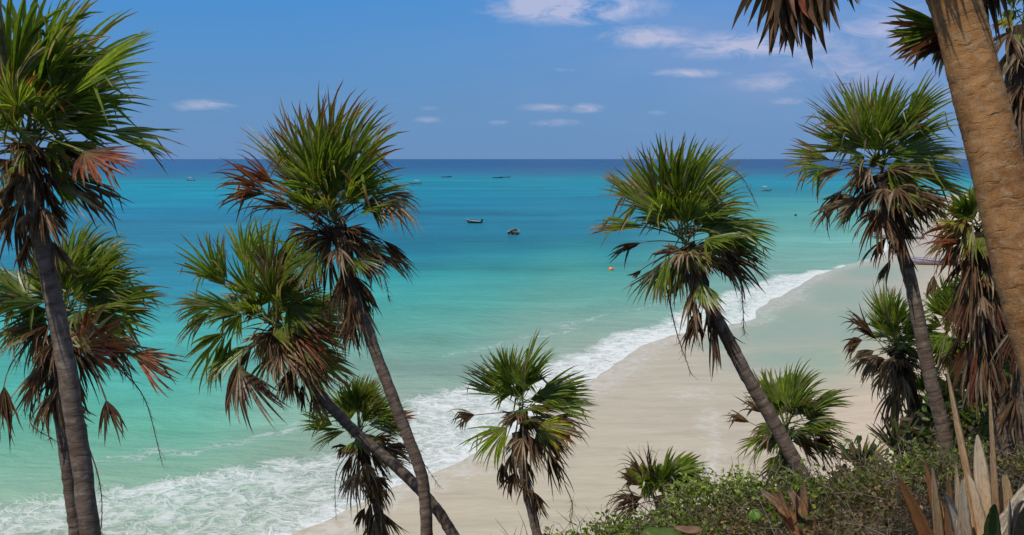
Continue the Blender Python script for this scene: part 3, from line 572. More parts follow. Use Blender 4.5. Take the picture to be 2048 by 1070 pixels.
palm('palm with dense round crown and grey trunk standing beside the thick ochre trunk', (1758, 335), 8.0, [(1770, 405), (1800, 490), (1832, 610), (1852, 720), (1880, 830), (1897, 925), (1902, 960)],
     [(1608, 212, 'o', 26), (1625, 190, 'o', 26), (1652, 172, 'o', 26), (1690, 145, 'o', 24), (1735, 150, 'o', 26), (1780, 158, 'g', 26), (1830, 165, 'g', 26), (1882, 148, 'g', 20, hb(1810, 250)), (1890, 178, 'g', 22), (1905, 205, 'g', 26), (1905, 240, 'g', 30), (1918, 290, 'g', 30), (1670, 220, 'l', 55, dict(f=.9, z=-.4)), (1725, 215, 'l', 50, dict(f=.9, z=-.4)),
      (1780, 240, 'g', 50, c), (1568, 295, 'o', 22, hb(1660, 320)), (1568, 345, 'o', 24, hb(1660, 335)), (1590, 265, 'o', 26), (1600, 375, 's', 26), (1625, 475, 'd', 24, hb(1685, 380)), (1720, 445, 'd', 20), (1700, 440, 'd', 18), (1938, 315, 'g', 30), (1932, 355, 'g', 34), (1945, 405, 'o', 34), (1900, 440, 'd', 34), (1860, 475, 'd', 26), (1822, 510, 'd', 26), (1845, 290, 'g', 45, dict(z=-.4)),
      (1740, 310, 'g', 60, dict(f=.7, z=-.8)), (1820, 350, 'g', 60, dict(f=.6, z=-.8)), (1690, 370, 's', 50, dict(f=.7, z=-.7)), (1660, 310, 'o', 50, dict(f=.6, z=-.5)), (1870, 400, 'o', 45, dict(z=-.6)), (1780, 420, 'd', 40, dict(z=-.4)), (1840, 440, 'd', 34)],
     .062, .090, skirt=7, skirt_len=85, base_r=.16, fibre=80, fill=18, fill_r=168, seed=12)
palm('low stemless rosette palm on the crest of the shrubs above the sand', (1318, 990), 6.9, [(1320, 1000), (1325, 1060)],
     [(1255, 925, 'l', 36, dict(f=.9, pet=.15, w=1.9)), (1285, 930, 'l', 45, dict(f=.9, z=-.4, pet=.12, w=1.9)), (1315, 925, 'g', 40, dict(f=.9, z=-.2, pet=.12, w=1.8)), (1240, 900, 'd', 16, dict(w=.5)), (1268, 885, 'd', 14, dict(w=.5)), (1295, 895, 'd', 14, dict(w=.5)), (1350, 898, 'g', 22, dict(pet=.2, w=1.6)), (1340, 915, 'l', 24, dict(pet=.15, w=1.6)), (1395, 915, 'g', 22, dict(pet=.2, w=1.6)), (1415, 945, 'g', 22, dict(pet=.2, w=1.6)), (1425, 970, 'g', 24, dict(pet=.2, w=1.6)), (1228, 945, 'd', 14, dict(w=.6)), (1203, 1015, 'd', 24, dict(w=.6)), (1222, 985, 'd', 20, dict(w=.6)), (1350, 970, 'l', 55, dict(f=.8, z=-.8, pet=.12, w=1.9)), (1222, 1045, 'd', 22, dict(w=.6)), (1400, 985, 'g', 30, dict(pet=.15, w=1.7)), (1375, 940, 'g', 30, dict(pet=.15, w=1.7)), (1270, 965, 'l', 45, dict(f=.9, z=-.8, pet=.12, w=1.8))],
     .05, .06, base_r=.07, fibre=10, seed=13)
palm('short palm behind the shrubs partly crossed by a leaning trunk', (1572, 850), 9.2, [(1568, 890), (1572, 960), (1576, 1000)],
     [(1525, 745, 'g', 30), (1552, 728, 'g', 30), (1602, 715, 'g', 26), (1622, 742, 'g', 26), (1600, 770, 'g', 40), (1692, 795, 'g', 26, hb(1615, 820)), (1700, 770, 'g', 22, hb(1615, 820)), (1705, 858, 'g', 28, hb(1620, 840)), (1700, 885, 'g', 26), (1438, 822, 'd', 20, hb(1500, 845)), (1465, 800, 'd', 18), (1475, 915, 'o', 34, hb(1540, 870)), (1530, 905, 'd', 26), (1560, 920, 'd', 26), (1700, 925, 'd', 34, hb(1625, 880)),
      (1650, 910, 'r', 34), (1560, 785, 'g', 50, c), (1530, 800, 'g', 40), (1640, 930, 's', 30), (1500, 870, 'o', 34), (1690, 905, 'r', 26)],
     .06, .07, skirt=5, skirt_len=70, base_r=.11, fibre=50, fill=16, fill_r=126, seed=14)
palm('palm with grey skirt of dry leaves over the pink sand, left of the grey trunk', (1788, 690), 9.2, [(1800, 745), (1835, 830), (1858, 920), (1866, 960)],
     [(1735, 575, 'o', 24), (1752, 566, 'o', 22), (1772, 580, 'g', 26), (1805, 575, 'o', 24), (1688, 615, 'd', 18, hb(1740, 665)), (1700, 640, 'd', 16), (1672, 705, 'd', 26, hb(1725, 680)), (1685, 745, 's', 32), (1700, 765, 's', 26), (1742, 800, 's', 26), (1772, 810, 's', 24), (1720, 735, 'd', 34), (1845, 600, 'g', 34), (1868, 645, 'g', 34), (1870, 690, 'g', 34), (1855, 730, 'o', 34), (1785, 640, 'g', 45, c), (1830, 770, 's', 34), (1800, 830, 's', 26), (1760, 760, 's', 34, dict(z=-.5)), (1750, 640, 'g', 36), (1790, 740, 's', 40, dict(z=-.6)), (1830, 690, 'g', 45, dict(z=-.4))],
     .064, .075, skirt=12, skirt_len=110, base_r=.14, fibre=80, fill=16, fill_r=115, seed=15)
palm('green palm with a yellow-hearted fan behind the grey trunk', (1905, 665), 10.6, [(1908, 740), (1915, 830), (1920, 920)],
     [(1850, 585, 'g', 34), (1880, 560, 'g', 32), (1925, 560, 'g', 32), (1960, 600, 'g', 34), (1972, 650, 'g', 36), (1960, 710, 'g', 36), (1850, 635, 'g', 40), (1882, 652, 'y', 60, dict(f=.9, z=-.5)), (1938, 735, 'r', 45), (1868, 715, 'g', 45), (1905, 750, 'r', 45), (1840, 690, 'g', 40), (1890, 610, 'l', 50, c), (1930, 640, 'g', 50, c), (1925, 700, 'g', 55, dict(z=-.5)), (1870, 760, 'o', 40), (1950, 770, 'd', 40)],
     .06, .07, skirt=8, skirt_len=120, base_r=.12, fibre=70, fill=20, fill_r=126, seed=16)
palm('palm with long dark shag of dead leaves and orange fans left of the ochre trunk', (1955, 450), 7.2, [(1958, 520), (1972, 650), (1992, 780), (2010, 925), (2014, 960)],
     [(1955, 362, 'g', 28), (1985, 370, 'g', 30), (1905, 385, 'g', 45, c), (1890, 420, 'o', 40), (1868, 455, 'y', 36, dict(z=-.4)), (1828, 482, 'r', 18), (1845, 500, 'r', 22), (1850, 520, 'o', 28), (1895, 505, 'y', 45, dict(z=-.5)), (1930, 420, 'l', 45, c), (1990, 430, 'l', 40), (1920, 540, 'o', 40, dict(z=-.5)), (1900, 600, 'd', 20), (1885, 560, 'd', 20), (1995, 500, 'o', 40), (1970, 640, 's', 20, hb(1965, 590, z=-.4)), (2005, 600, 'd', 24), (1930, 690, 'd', 16), (1860, 600, 'd', 14, hb(1868, 550)), (1905, 440, 'r', 40, dict(z=-.4))],
     .070, .088, skirt=30, skirt_kinds='db', skirt_len=150, base_r=.2, fibre=150, fill=16, fill_r=94, seed=17, spread=1.15)  # darker leaf kinds in the skirt: its shade is put into the colour
palm('shaggy palm wrapped in grey dead leaves behind the ochre trunk at the right edge', (2045, 40), 6.8, [(2050, 110), (2052, 300), (2055, 600), (2056, 930)],
     [(2010, -30, 'g', 40), (1985, 60, 'y', 36), (2005, 40, 'l', 40), (1990, 130, 's', 34), (2010, 160, 's', 34), (2060, -60, 'g', 45), (2110, 0, 'g', 45), (2120, 80, 'o', 45), (2040, 180, 's', 36, dict(z=-.5)), (1995, 200, 's', 26), (2080, 170, 's', 36), (2030, 90, 'l', 40, dict(z=-.5))],
     .085, .09, skirt=34, skirt_kinds='dbds', skirt_len=150, base_r=.2, fibre=560, fill=18, fill_r=136, seed=18, spread=1.05)  # dark leaf kinds mixed into this skirt also carry painted shade
palm('thick ochre trunk leaning across the right corner with dry brown fans dangling above', (1830, -200), 3.8, [(1845, -150), (1907, 0), (1947, 150), (1988, 300), (2032, 500), (2092, 720), (2150, 1000), (2165, 1150)],
     [(1545, 100, 'd', 8, hb(1568, -110, z=-.06, g=.15, f=.9, w=2.0)), (1580, 112, 'd', 9, hb(1585, -115, z=0, g=.15, f=.9, w=2.0)), (1612, 138, 'd', 8, hb(1605, -115, z=.03, g=.15, f=.9, w=2.0)), (1650, 128, 'd', 8, hb(1622, -110, z=.05, g=.15, f=.9, w=2.0)), (1685, 82, 'd', 7, hb(1640, -105, z=.05, g=.15, f=.9, w=1.8)), (1595, 80, 'r', 12, hb(1592, -115, z=.02, g=.1, f=.9, w=2.0)), (1745, 8, 'd', 10, hb(1680, -90, z=.1, g=.2, f=.9, w=1.6)),
      (1760, 66, 'r', 26, hb(1900, 62, z=.35, g=.12, f=.7, w=1.2)), (1765, 92, 'd', 22, hb(1900, 70, z=.35, g=.12, f=.7, w=1.2)), (1835, 138, 'd', 24, hb(1905, 70, z=.35, g=.15, f=.7, w=1.2)), (1765, 42, 'o', 24, hb(1900, 55, z=.35, g=.12, f=.7)),
      (1965, 90, 'd', 12, hb(1965, -60, z=.2)), (1985, 60, 'd', 12, hb(1985, -60, z=.25)),
      (1500, -420, 'g', 55), (1700, -560, 'g', 55), (1900, -580, 'g', 55), (2100, -450, 'g', 55), (2250, -250, 'g', 50), (1430, -230, 'g', 50), (2150, -120, 'o', 45), (1750, -350, 'g', 60, dict(z=-1.0)), (1950, -330, 'g', 60, dict(z=-1.2)), (1850, -380, 'g', 60, dict(z=1.2)), (1650, -260, 'g', 60, dict(z=1.2)), (2020, -230, 'o', 60, dict(z=1.2))],
     .088, .108, base_r=.17, fibre=60, mat=M_TRUNK_L, seed=19, nring=220, k=36)

# low palms in the thicket at the right
palm('little spiky palm low in the shade between the two right trunks', (1935, 790), 8.6, [(1937, 830), (1940, 900)],
     [(1895, 740, 'l', 34), (1925, 725, 'l', 34), (1955, 735, 'g', 34), (1975, 770, 'g', 36), (1890, 790, 'g', 36), (1905, 830, 'o', 34), (1965, 820, 'o', 36), (1935, 760, 'l', 50, c)], .05, .055, base_r=.07, fibre=20, seed=20, fill=15, fill_r=63)
palm('low dark palm cut by the right edge below the ochre trunk', (2040, 800), 8.0, [(2042, 850), (2044, 920)],
     [(1985, 770, 'g', 36), (1990, 810, 'g', 36), (2000, 730, 'g', 36), (2040, 710, 'g', 36), (2085, 750, 'g', 40), (2000, 850, 'g', 40), (2020, 790, 'g', 50, c), (1985, 840, 'd', 36), (2060, 830, 'g', 45), (2090, 800, 'g', 45)], .05, .055, base_r=.08, fibre=20, seed=21, fill=16, fill_r=73)

palm('small palm with upright fans low behind the foot of the grey trunk', (1862, 800), 9.6, [(1864, 840), (1866, 920)],
     [(1820, 760, 'g', 36), (1845, 735, 'g', 36), (1880, 740, 'l', 36), (1905, 770, 'g', 36), (1815, 800, 'o', 36), (1910, 810, 'o', 36), (1865, 770, 'l', 50, c), (1830, 840, 'd', 30), (1890, 850, 'd', 30)], .05, .055, base_r=.07, fibre=20, seed=31, fill=8, fill_r=70)
palm('dense dark-green palm half hidden by the shaggy dead leaves and the ochre trunk', (1985, 620), 8.6, [(1990, 690), (2000, 800), (2004, 920)],
     [(1940, 560, 'g', 36), (1970, 540, 'g', 36), (2010, 545, 'g', 36), (2040, 590, 'g', 36), (1930, 620, 'g', 40), (1940, 670, 'o', 40), (2030, 670, 'o', 40), (1985, 570, 'l', 50, c), (1970, 700, 'd', 34), (2015, 720, 'd', 34)], .055, .06, skirt=14, skirt_len=150, base_r=.1, fibre=80, seed=32, fill=10, fill_r=110)
palm('low yellow-green palm at the foot of the shaggy palm in the thicket', (1965, 850), 8.2, [(1967, 880), (1969, 930)],
     [(1925, 810, 'l', 34), (1950, 795, 'g', 34), (1985, 800, 'l', 34), (2005, 830, 'g', 36), (1918, 850, 'o', 36), (2010, 870, 'o', 36), (1965, 820, 'y', 45, c)], .05, .055, base_r=.07, fibre=15, seed=33, fill=6, fill_r=60)

# ------------------------------------------------------------------ ground cover on the bluff
def leaf_quads(p, size, dirs, nrm, col):
    """pointed leaf of 6 vertices per point"""
    n = len(p); sd = np.cross(dirs, nrm); sd /= np.linalg.norm(sd, axis=1)[:, None] + 1e-9
    L = size[:, None]; Wd = (size * .55)[:, None]
    v = np.stack([p, p + dirs * L * .35 + sd * Wd * .5, p + dirs * L * .75 + sd * Wd * .42, p + dirs * L - nrm * L * .12, p + dirs * L * .75 - sd * Wd * .42, p + dirs * L * .35 - sd * Wd * .5], 1).reshape(-1, 3)
    b = np.arange(n)[:, None] * 6
    f = np.concatenate([b + np.array([0, 1, 2, 5]), b + np.array([5, 2, 3, 4])]) if False else np.concatenate([b + np.array([0, 1, 2, 3]), b + np.array([0, 3, 4, 5])])
    return v, f, np.repeat(col, 6, 0)
def cover_points(N, rng, q0, q1, s0, s1):
    q = rng.uniform(q0, q1, N); s = rng.uniform(s0, s1, N)
    return Q0[0] + QN[0] * q + QT[0] * s, Q0[1] + QN[1] * q + QT[1] * s, q, s
def rnd_dirs(n, rng, up=.5):
    d = rng.normal(0, 1, (n, 3)); d[:, 2] = d[:, 2] * .6 + up; return d / np.linalg.norm(d, axis=1)[:, None]
def clump(x, y): return np.clip(.5 + .24 * np.sin(x * 5.1 + 2 * np.sin(y * 3.3)) + .22 * np.sin(y * 6.7 - x * 2.9 + 1) + .2 * np.sin(x * 13.3 + 1.5 * np.sin(y * 11)) , 0, 1)
rng = np.random.default_rng(5)
def mass(name, label, N, q0, q1, s0, s1, hgt, pal, size, cat, greenest=None, up=.5):
    x, y, q, s = cover_points(N, rng, q0, q1, s0, s1); cl = clump(x, y)
    h = hgt * (.25 + 1.0 * cl) * rng.random(N) ** .55
    p = np.stack([x, y, ground_z(x, y) + h - .02], 1)
    size = size * (.8 + .55 * cl)
    d = rnd_dirs(N, rng, up); nr = rnd_dirs(N, rng, .8)
    nr = nr - (nr * d).sum(1)[:, None] * d; nr /= np.linalg.norm(nr, axis=1)[:, None] + 1e-9
    pc = np.array(pal); w_ = rng.random(N) * .40 + .60 * cl
    if greenest is not None: w_ = np.clip(greenest(q, s, h / hgt, w_), 0, .999)
    col = pc[np.clip((w_ * len(pc)).astype(int), 0, len(pc) - 1)] * rng.uniform(.5, 1.6, N)[:, None]
    v, f, cc = leaf_quads(p, size * rng.uniform(.6, 1.3, N), d, nr, col)
    o = mesh_obj(name, v, f, M_SHRUB, None, smooth=False, attrs={'tint': ('FLOAT_COLOR', cc)})
    return tag(o, label, cat, kind='stuff')
PAL = [(.060, .032, .014), (.13, .072, .034), (.21, .14, .075), (.075, .052, .017), (.085, .085, .020), (.10, .13, .020), (.15, .20, .025), (.21, .26, .04)]
mass('ground_cover', 'low tangle of small green and brown leaves over the bluff', 105000, -4.0, 1.0, -1.0, 7.0, .32, PAL, .024, 'ground cover',
     lambda q, s, hh, w_: w_ * .62 + .50 * np.exp(-((q - .1) / .55) ** 2) * np.clip(1 - (s - 2.2) / 3.5, .3, 1) * hh + .05 * hh)
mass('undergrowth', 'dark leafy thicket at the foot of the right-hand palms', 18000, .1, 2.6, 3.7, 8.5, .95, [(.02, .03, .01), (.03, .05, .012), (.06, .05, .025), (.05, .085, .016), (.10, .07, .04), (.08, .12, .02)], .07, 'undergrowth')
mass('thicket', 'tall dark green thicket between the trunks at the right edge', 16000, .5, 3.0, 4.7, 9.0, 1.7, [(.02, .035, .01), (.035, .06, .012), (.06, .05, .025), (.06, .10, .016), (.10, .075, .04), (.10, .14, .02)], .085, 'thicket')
# twigs
def twigs(N, q0, q1, s0, s1, hgt, ln, name, label):
    x, y, q, s = cover_points(N, rng, q0, q1, s0, s1); p = np.stack([x, y, ground_z(x, y) + rng.random(N) * hgt], 1)
    d = rnd_dirs(N, rng, .55) * (ln * rng.uniform(.4, 1.5, N))[:, None]; a = rng.normal(0, 1, (N, 3)); sd = np.cross(d, a); sd /= np.linalg.norm(sd, axis=1)[:, None]; r = .0025
    s2 = np.cross(d, sd); s2 /= np.linalg.norm(s2, axis=1)[:, None]; mid = d * .5 + rng.normal(0, .015, (N, 3))
    rings = []
    for off, k in ((0, 1.0), (mid, .8), (d, .35)):
        for ang in (0, 2.09, 4.19): rings.append(p + off + (sd * math.cos(ang) + s2 * math.sin(ang)) * r * k)
    v = np.stack(rings, 1).reshape(-1, 3); b = np.arange(N)[:, None] * 9
    f = np.concatenate([b + np.array([j + m, j + (m + 1) % 3, j + 3 + (m + 1) % 3, j + 3 + m]) for j in (0, 3) for m in range(3)])
    col = np.array([(.10, .075, .05), (.17, .13, .095), (.26, .21, .16)])[rng.integers(0, 3, N)]
    o = mesh_obj(name, v, f, M_DRY, None, attrs={'tint': ('FLOAT_COLOR', np.repeat(col, 9, 0))}); return tag(o, label, 'twigs', kind='stuff')
mass('crest_shrub', 'low green shrub band along the crest of the bluff above the sand', 26000, -.75, .75, -.6, 7.0, .26, [(.06, .05, .017), (.085, .085, .020), (.10, .13, .020), (.15, .20, .025), (.21, .26, .04)], .030, 'shrub')
twigs(9000, -4.2, 1.0, -1.2, 7.5, .30, .16, 'twigs', 'bare dry twigs poking out of the ground cover')

twigs(700, -3.6, .3, -.3, 6.5, .28, .22, 'dry_stems', 'longer pale dry stems standing above the ground cover')
# ------------------------------------------------------------------ single plants on the bluff
def strap_material():
    t = NT('dry_blade'); a = t.attr('tint').outputs['Color']; tc = t.attr('tc').outputs['Vector']
    st = t.noise(t.mapping(tc, (26, 1.6, 1)), 1.0, 5, .65); bl = t.noise(t.mapping(tc, (4, 3, 1)), 1.0, 4, .6)
    c = t.mix(1.0, a, t.ramp(st, [(.3, .55), (.55, 1.0), (.75, 1.35)]), 'MULTIPLY')
    c = t.mix(t.ramp(bl, [(.52, 0.0), (.70, .65)]), c, (.20, .085, .03))
    return t.done(t.bsdf(c, .75, .2, t.bump(st, .8, .006)))
M_STRAP = strap_material()
def strap(parent, base, tip, wid, col0, col1, bend=.15, name='strap_leaf', fold=.35, nsec=26, twist=0.0, face=.6, curl=0.0, shape=.55):
    """one long blade: broad below, tapering, creased along the middle, edges of its own thickness"""
    base = np.asarray(base); tip = np.asarray(tip); L = np.linalg.norm(tip - base); n = nsec; eo = RNG.uniform(0, 40)
    Bc = (base + tip) / 2 + UPZ * bend * L; ts = np.linspace(0, 1, n); V3 = []
    c = np.array([(1 - t) ** 2 * base + 2 * t * (1 - t) * Bc + t * t * tip for t in ts]); tg = np.gradient(c, axis=0); tg /= np.linalg.norm(tg, axis=1)[:, None]
    cm_ = unit(CAM - base); V = []; cols = []; ph = RNG.uniform(0, 6)
    for i, t in enumerate(ts):
        nn = unit(cm_ * face + UPZ * (1 - face) + RT * .3 * math.sin(ph)); nn = unit(nn - (nn @ tg[i]) * tg[i]); sdv = np.cross(tg[i], nn)
        a = twist * t; sdv, nn = sdv * math.cos(a) + nn * math.sin(a), nn * math.cos(a) - sdv * math.sin(a)
        w_ = wid * (.55 + .45 * min(t / .25, 1)) * max(1 - t ** 2.2, .02) ** shape * (1 + .07 * math.sin(9 * t + ph) - .16 * RNG.random() ** 4); a += .10 * math.sin(7 * t + 2 * ph)
        for e, dz in ((-.5, 0), (-.25, -fold * .6), (0, -fold), (.25, -fold * .6), (.5, 0)): V.append(c[i] + sdv * (w_ * e) + nn * (w_ * dz * .5)); cols.append(np.array(col0) * (1 - t) + np.array(col1) * t)
        for e, dz in ((.25, -fold * .6), (0, -fold), (-.25, -fold * .6)): V.append(c[i] + sdv * (w_ * e) + nn * (w_ * dz * .5 - .002)); cols.append(np.array(col0) * (1 - t) + np.array(col1) * t)
    Fq = [(i * 8 + j, i * 8 + (j + 1) % 8, (i + 1) * 8 + (j + 1) % 8, (i + 1) * 8 + j) for i in range(n - 1) for j in range(8)]
    cols = np.array(cols) * RNG.uniform(.85, 1.15)
    uu = np.array([-.5, -.25, 0, .25, .5, .25, 0, -.25]) * (wid / .05); tcv = np.stack([np.tile(uu, n) + eo, np.repeat(ts * L / .1, 8), np.full(n * 8, eo)], 1)
    return mesh_obj(name, np.array(V), np.array(Fq), M_STRAP, parent, attrs={'tint': ('FLOAT_COLOR', cols), 'tc': ('FLOAT_VECTOR', tcv)})
TAN, OCH, BRN, GRN, PALE = (.50, .37, .22), (.52, .25, .085), (.27, .13, .055), (.07, .13, .025), (.68, .57, .42)
def on_ground(px, py, d): 
    p = P(px, py, d); return np.array([p[0], p[1], float(ground_z(p[0], p[1])) - .02])
def strap_plant(name, label, cat, D, base_px, leaves, group=None):
    b = P(*base_px, D); gz = float(ground_z(b[0], b[1])); root = empty(name, (b[0], b[1], gz)); tag(root, label, cat, group)
    for (bx, by, tx, ty, wpx, c0, c1, kw) in leaves:
        kw = dict(kw); dz = kw.pop('z', RNG.uniform(-.12, .12)); strap(root, P(bx, by, D) , P(tx, ty, D + dz), wpx * D / F, c0, c1, **kw)
    return root
D0 = 4.2
strap_plant('dried_agave', 'dying broad-leaved plant with tan papery blades in the bottom right corner', 'plant', D0, (1975, 1180),
    [(1985, 1180, 1893, 735, 24, OCH, TAN, dict(bend=-.02, fold=.5)), (1990, 1175, 1955, 870, 46, OCH, PALE, dict(bend=-.03, fold=.25)), (1965, 1190, 1935, 950, 70, OCH, PALE, dict(bend=.02, fold=.2)), (2000, 1190, 1978, 760, 15, BRN, TAN, dict(bend=0, fold=.4)),
     (2020, 1190, 2010, 950, 60, OCH, TAN, dict(bend=0)), (1960, 1130, 2100, 930, 34, PALE, PALE, dict(bend=.12, fold=.5, z=-.3)), (1975, 1200, 1990, 1010, 60, GRN, (.08, .12, .03), dict(bend=.02, z=-.3)), (2040, 1200, 2060, 960, 70, GRN, TAN, dict(bend=.1, z=-.2)), (2050, 1190, 2085, 910, 60, TAN, PALE, dict(bend=.15, twist=1.0)),
     (1935, 1190, 1925, 960, 34, BRN, PALE, dict(bend=.02)), (1925, 1190, 1912, 930, 20, PALE, TAN, dict(bend=.05)), (1950, 1190, 1890, 985, 40, PALE, PALE, dict(bend=.2, twist=.8)), (1990, 1200, 2045, 1000, 44, (.3, .26, .22), PALE, dict(bend=.3, twist=1.2, z=-.3)), (2030, 1190, 2020, 1000, 50, BRN, PALE, dict(bend=.02, z=-.35))])
strap_plant('dry_leaf_tuft', 'brown dry leaf tuft bent over beside the tan papery blades', 'plant', 4.3, (1880, 1190),
    [(1895, 1190, 1795, 955, 34, (.30, .12, .03), BRN, dict(bend=.12, fold=.5)), (1890, 1190, 1865, 935, 26, BRN, TAN, dict(bend=.05)), (1905, 1180, 1850, 925, 24, BRN, BRN, dict(bend=.06)), (1900, 1190, 1898, 960, 30, BRN, (.2, .11, .05), dict(bend=0)), (1885, 1200, 1880, 1000, 40, (.30, .13, .04), OCH, dict(bend=.02)), (1920, 1200, 1905, 990, 24, BRN, TAN, dict(bend=0)), (1910, 1190, 1860, 980, 22, TAN, TAN, dict(bend=.2))])
def stump(label, base, tip, wpx, D):
    b, t_ = P(*base, D), P(*tip, D); root = empty('dry_palm_stalk', (b[0], b[1], float(ground_z(b[0], b[1])))); tag(root, label, 'dead stalk', 'dead leaf stalks in the shrubs')
    strap(root, b, t_, wpx * D / F, (.40, .18, .075), (.32, .18, .10), bend=.02, name='leaf_blade', fold=1.1, shape=.3)
    q = t_ - (t_ - b) * .25; strap(root, q, P(tip[0] - 22, tip[1] - 8, D), wpx * .45 * D / F, BRN, (.30, .22, .15), bend=.1, name='torn_strip', fold=.6)
    strap(root, q, P(tip[0] + 8, tip[1] - 26, D), wpx * .3 * D / F, BRN, (.22, .15, .09), bend=.0, name='torn_strip', fold=.6)
    return root
stump('curved brown stalk leaning left out of the shrubs, ragged torn tip', (1680, 1170), (1545, 990), 44, 5.0)
stump('stout upright reddish stalk at the foot of the leaning trunk', (1650, 1180), (1598, 985), 56, 5.0)
# spiky tuft at the crest
def spiky(name, label, px, py, D, n, Lpx, wpx, cols, seed):
    r_ = np.random.default_rng(seed); b = on_ground(px, py, D); b[2] = max(b[2], P(px, py, D)[2] - .05); root = empty(name, b); tag(root, label, 'plant')
    for i in range(n):
        az = i * 2.4; el = r_.uniform(.5, 1.4); L = Lpx * D / F * r_.uniform(.7, 1.1); dv = np.array([math.cos(az) * math.cos(el), math.sin(az) * math.cos(el), math.sin(el)])
        cc = cols[r_.integers(0, len(cols))]; strap(root, b + np.array([0, 0, -.03]), b + dv * L, wpx * D / F, cc, tuple(np.array(cc) * .9), bend=.08, name='leaf_blade', shape=.9)
spiky('spiky_plant', 'yellow-green spiky tuft on the crest beside the pink sand', 1722, 925, 7.8, 22, 75, 9, [(.10, .13, .02), (.06, .10, .018), (.17, .15, .04), (.12, .07, .03)], 3)
spiky('spiky_shrub', 'dark spiky shrub at the base of the skirted palm', 1795, 890, 8.6, 26, 85, 8, [(.04, .07, .016), (.07, .06, .03), (.13, .10, .06), (.05, .09, .02)], 4)
def round_leaf(label, px, py, D, rpx, col, tilt=.6, nm='broad_leaf_plant', ell=1.0, stemto=60):
    c_ = P(px, py, D); base = on_ground(px + 6, py + stemto, D); root = empty(nm, base); tag(root, label, 'plant')
    n = 18; rr = rpx * D / F; nrm = unit(unit(CAM - c_) * tilt + UPZ * (1 - tilt)); a = unit(np.cross(nrm, UPZ)); b_ = np.cross(nrm, a); V = []; 
    for layer, dn in ((0, 0.0), (1, -.003)):
        V.append(c_ + nrm * (dn - rr * .18))
        for f_ in (.5, 1.0):
            for k in range(n):
                th = 2 * math.pi * k / n; q = rr * f_ * (1 + .07 * math.sin(3 * th + 1) + .05 * math.sin(5 * th)); V.append(c_ + a * math.cos(th) * q * ell + b_ * math.sin(th) * q + nrm * (dn + rr * (.45 * abs(math.cos(th)) * f_ ** 1.3 - .18)))
    m_ = 1 + 2 * n; Fc = []
    for ly in (0, 1):
        o = ly * m_
        for k in range(n): k2 = (k + 1) % n; Fc += [(o, o + 1 + k, o + 1 + k2), (o + 1 + k, o + 1 + n + k, o + 1 + n + k2, o + 1 + k2)]
    for k in range(n): k2 = (k + 1) % n; Fc.append((1 + n + k, m_ + 1 + n + k, m_ + 1 + n + k2, 1 + n + k2))
    V = np.array(V); mesh_obj('leaf', V, Fc, M_SHRUB, root, attrs={'tint': ('FLOAT_COLOR', np.repeat(np.array(col)[None], len(V), 0))})
    stalk(root, [base, (base + c_) / 2 + np.array([.02, 0, .02]), c_ - nrm * .01], .006, 'stem', tufts=False)
round_leaf('single round bright green leaf standing clear of the brown shrubs', 1510, 1030, 5.4, 12, (.13, .24, .03), .8)
round_leaf('large flat green leaf at the bottom edge of the picture below the rosette palm', 1325, 1066, 4.6, 17, (.085, .13, .02), .35, ell=2.2)
round_leaf('long reddish-brown dry leaf beside the flat green leaf at the bottom edge', 1378, 1058, 4.6, 10, (.22, .12, .07), .35, ell=2.8)
round_leaf('small yellow leaf among dry shrubs right of the leaning trunk', 1634, 968, 6.4, 9, (.22, .26, .03), .7, stemto=30)

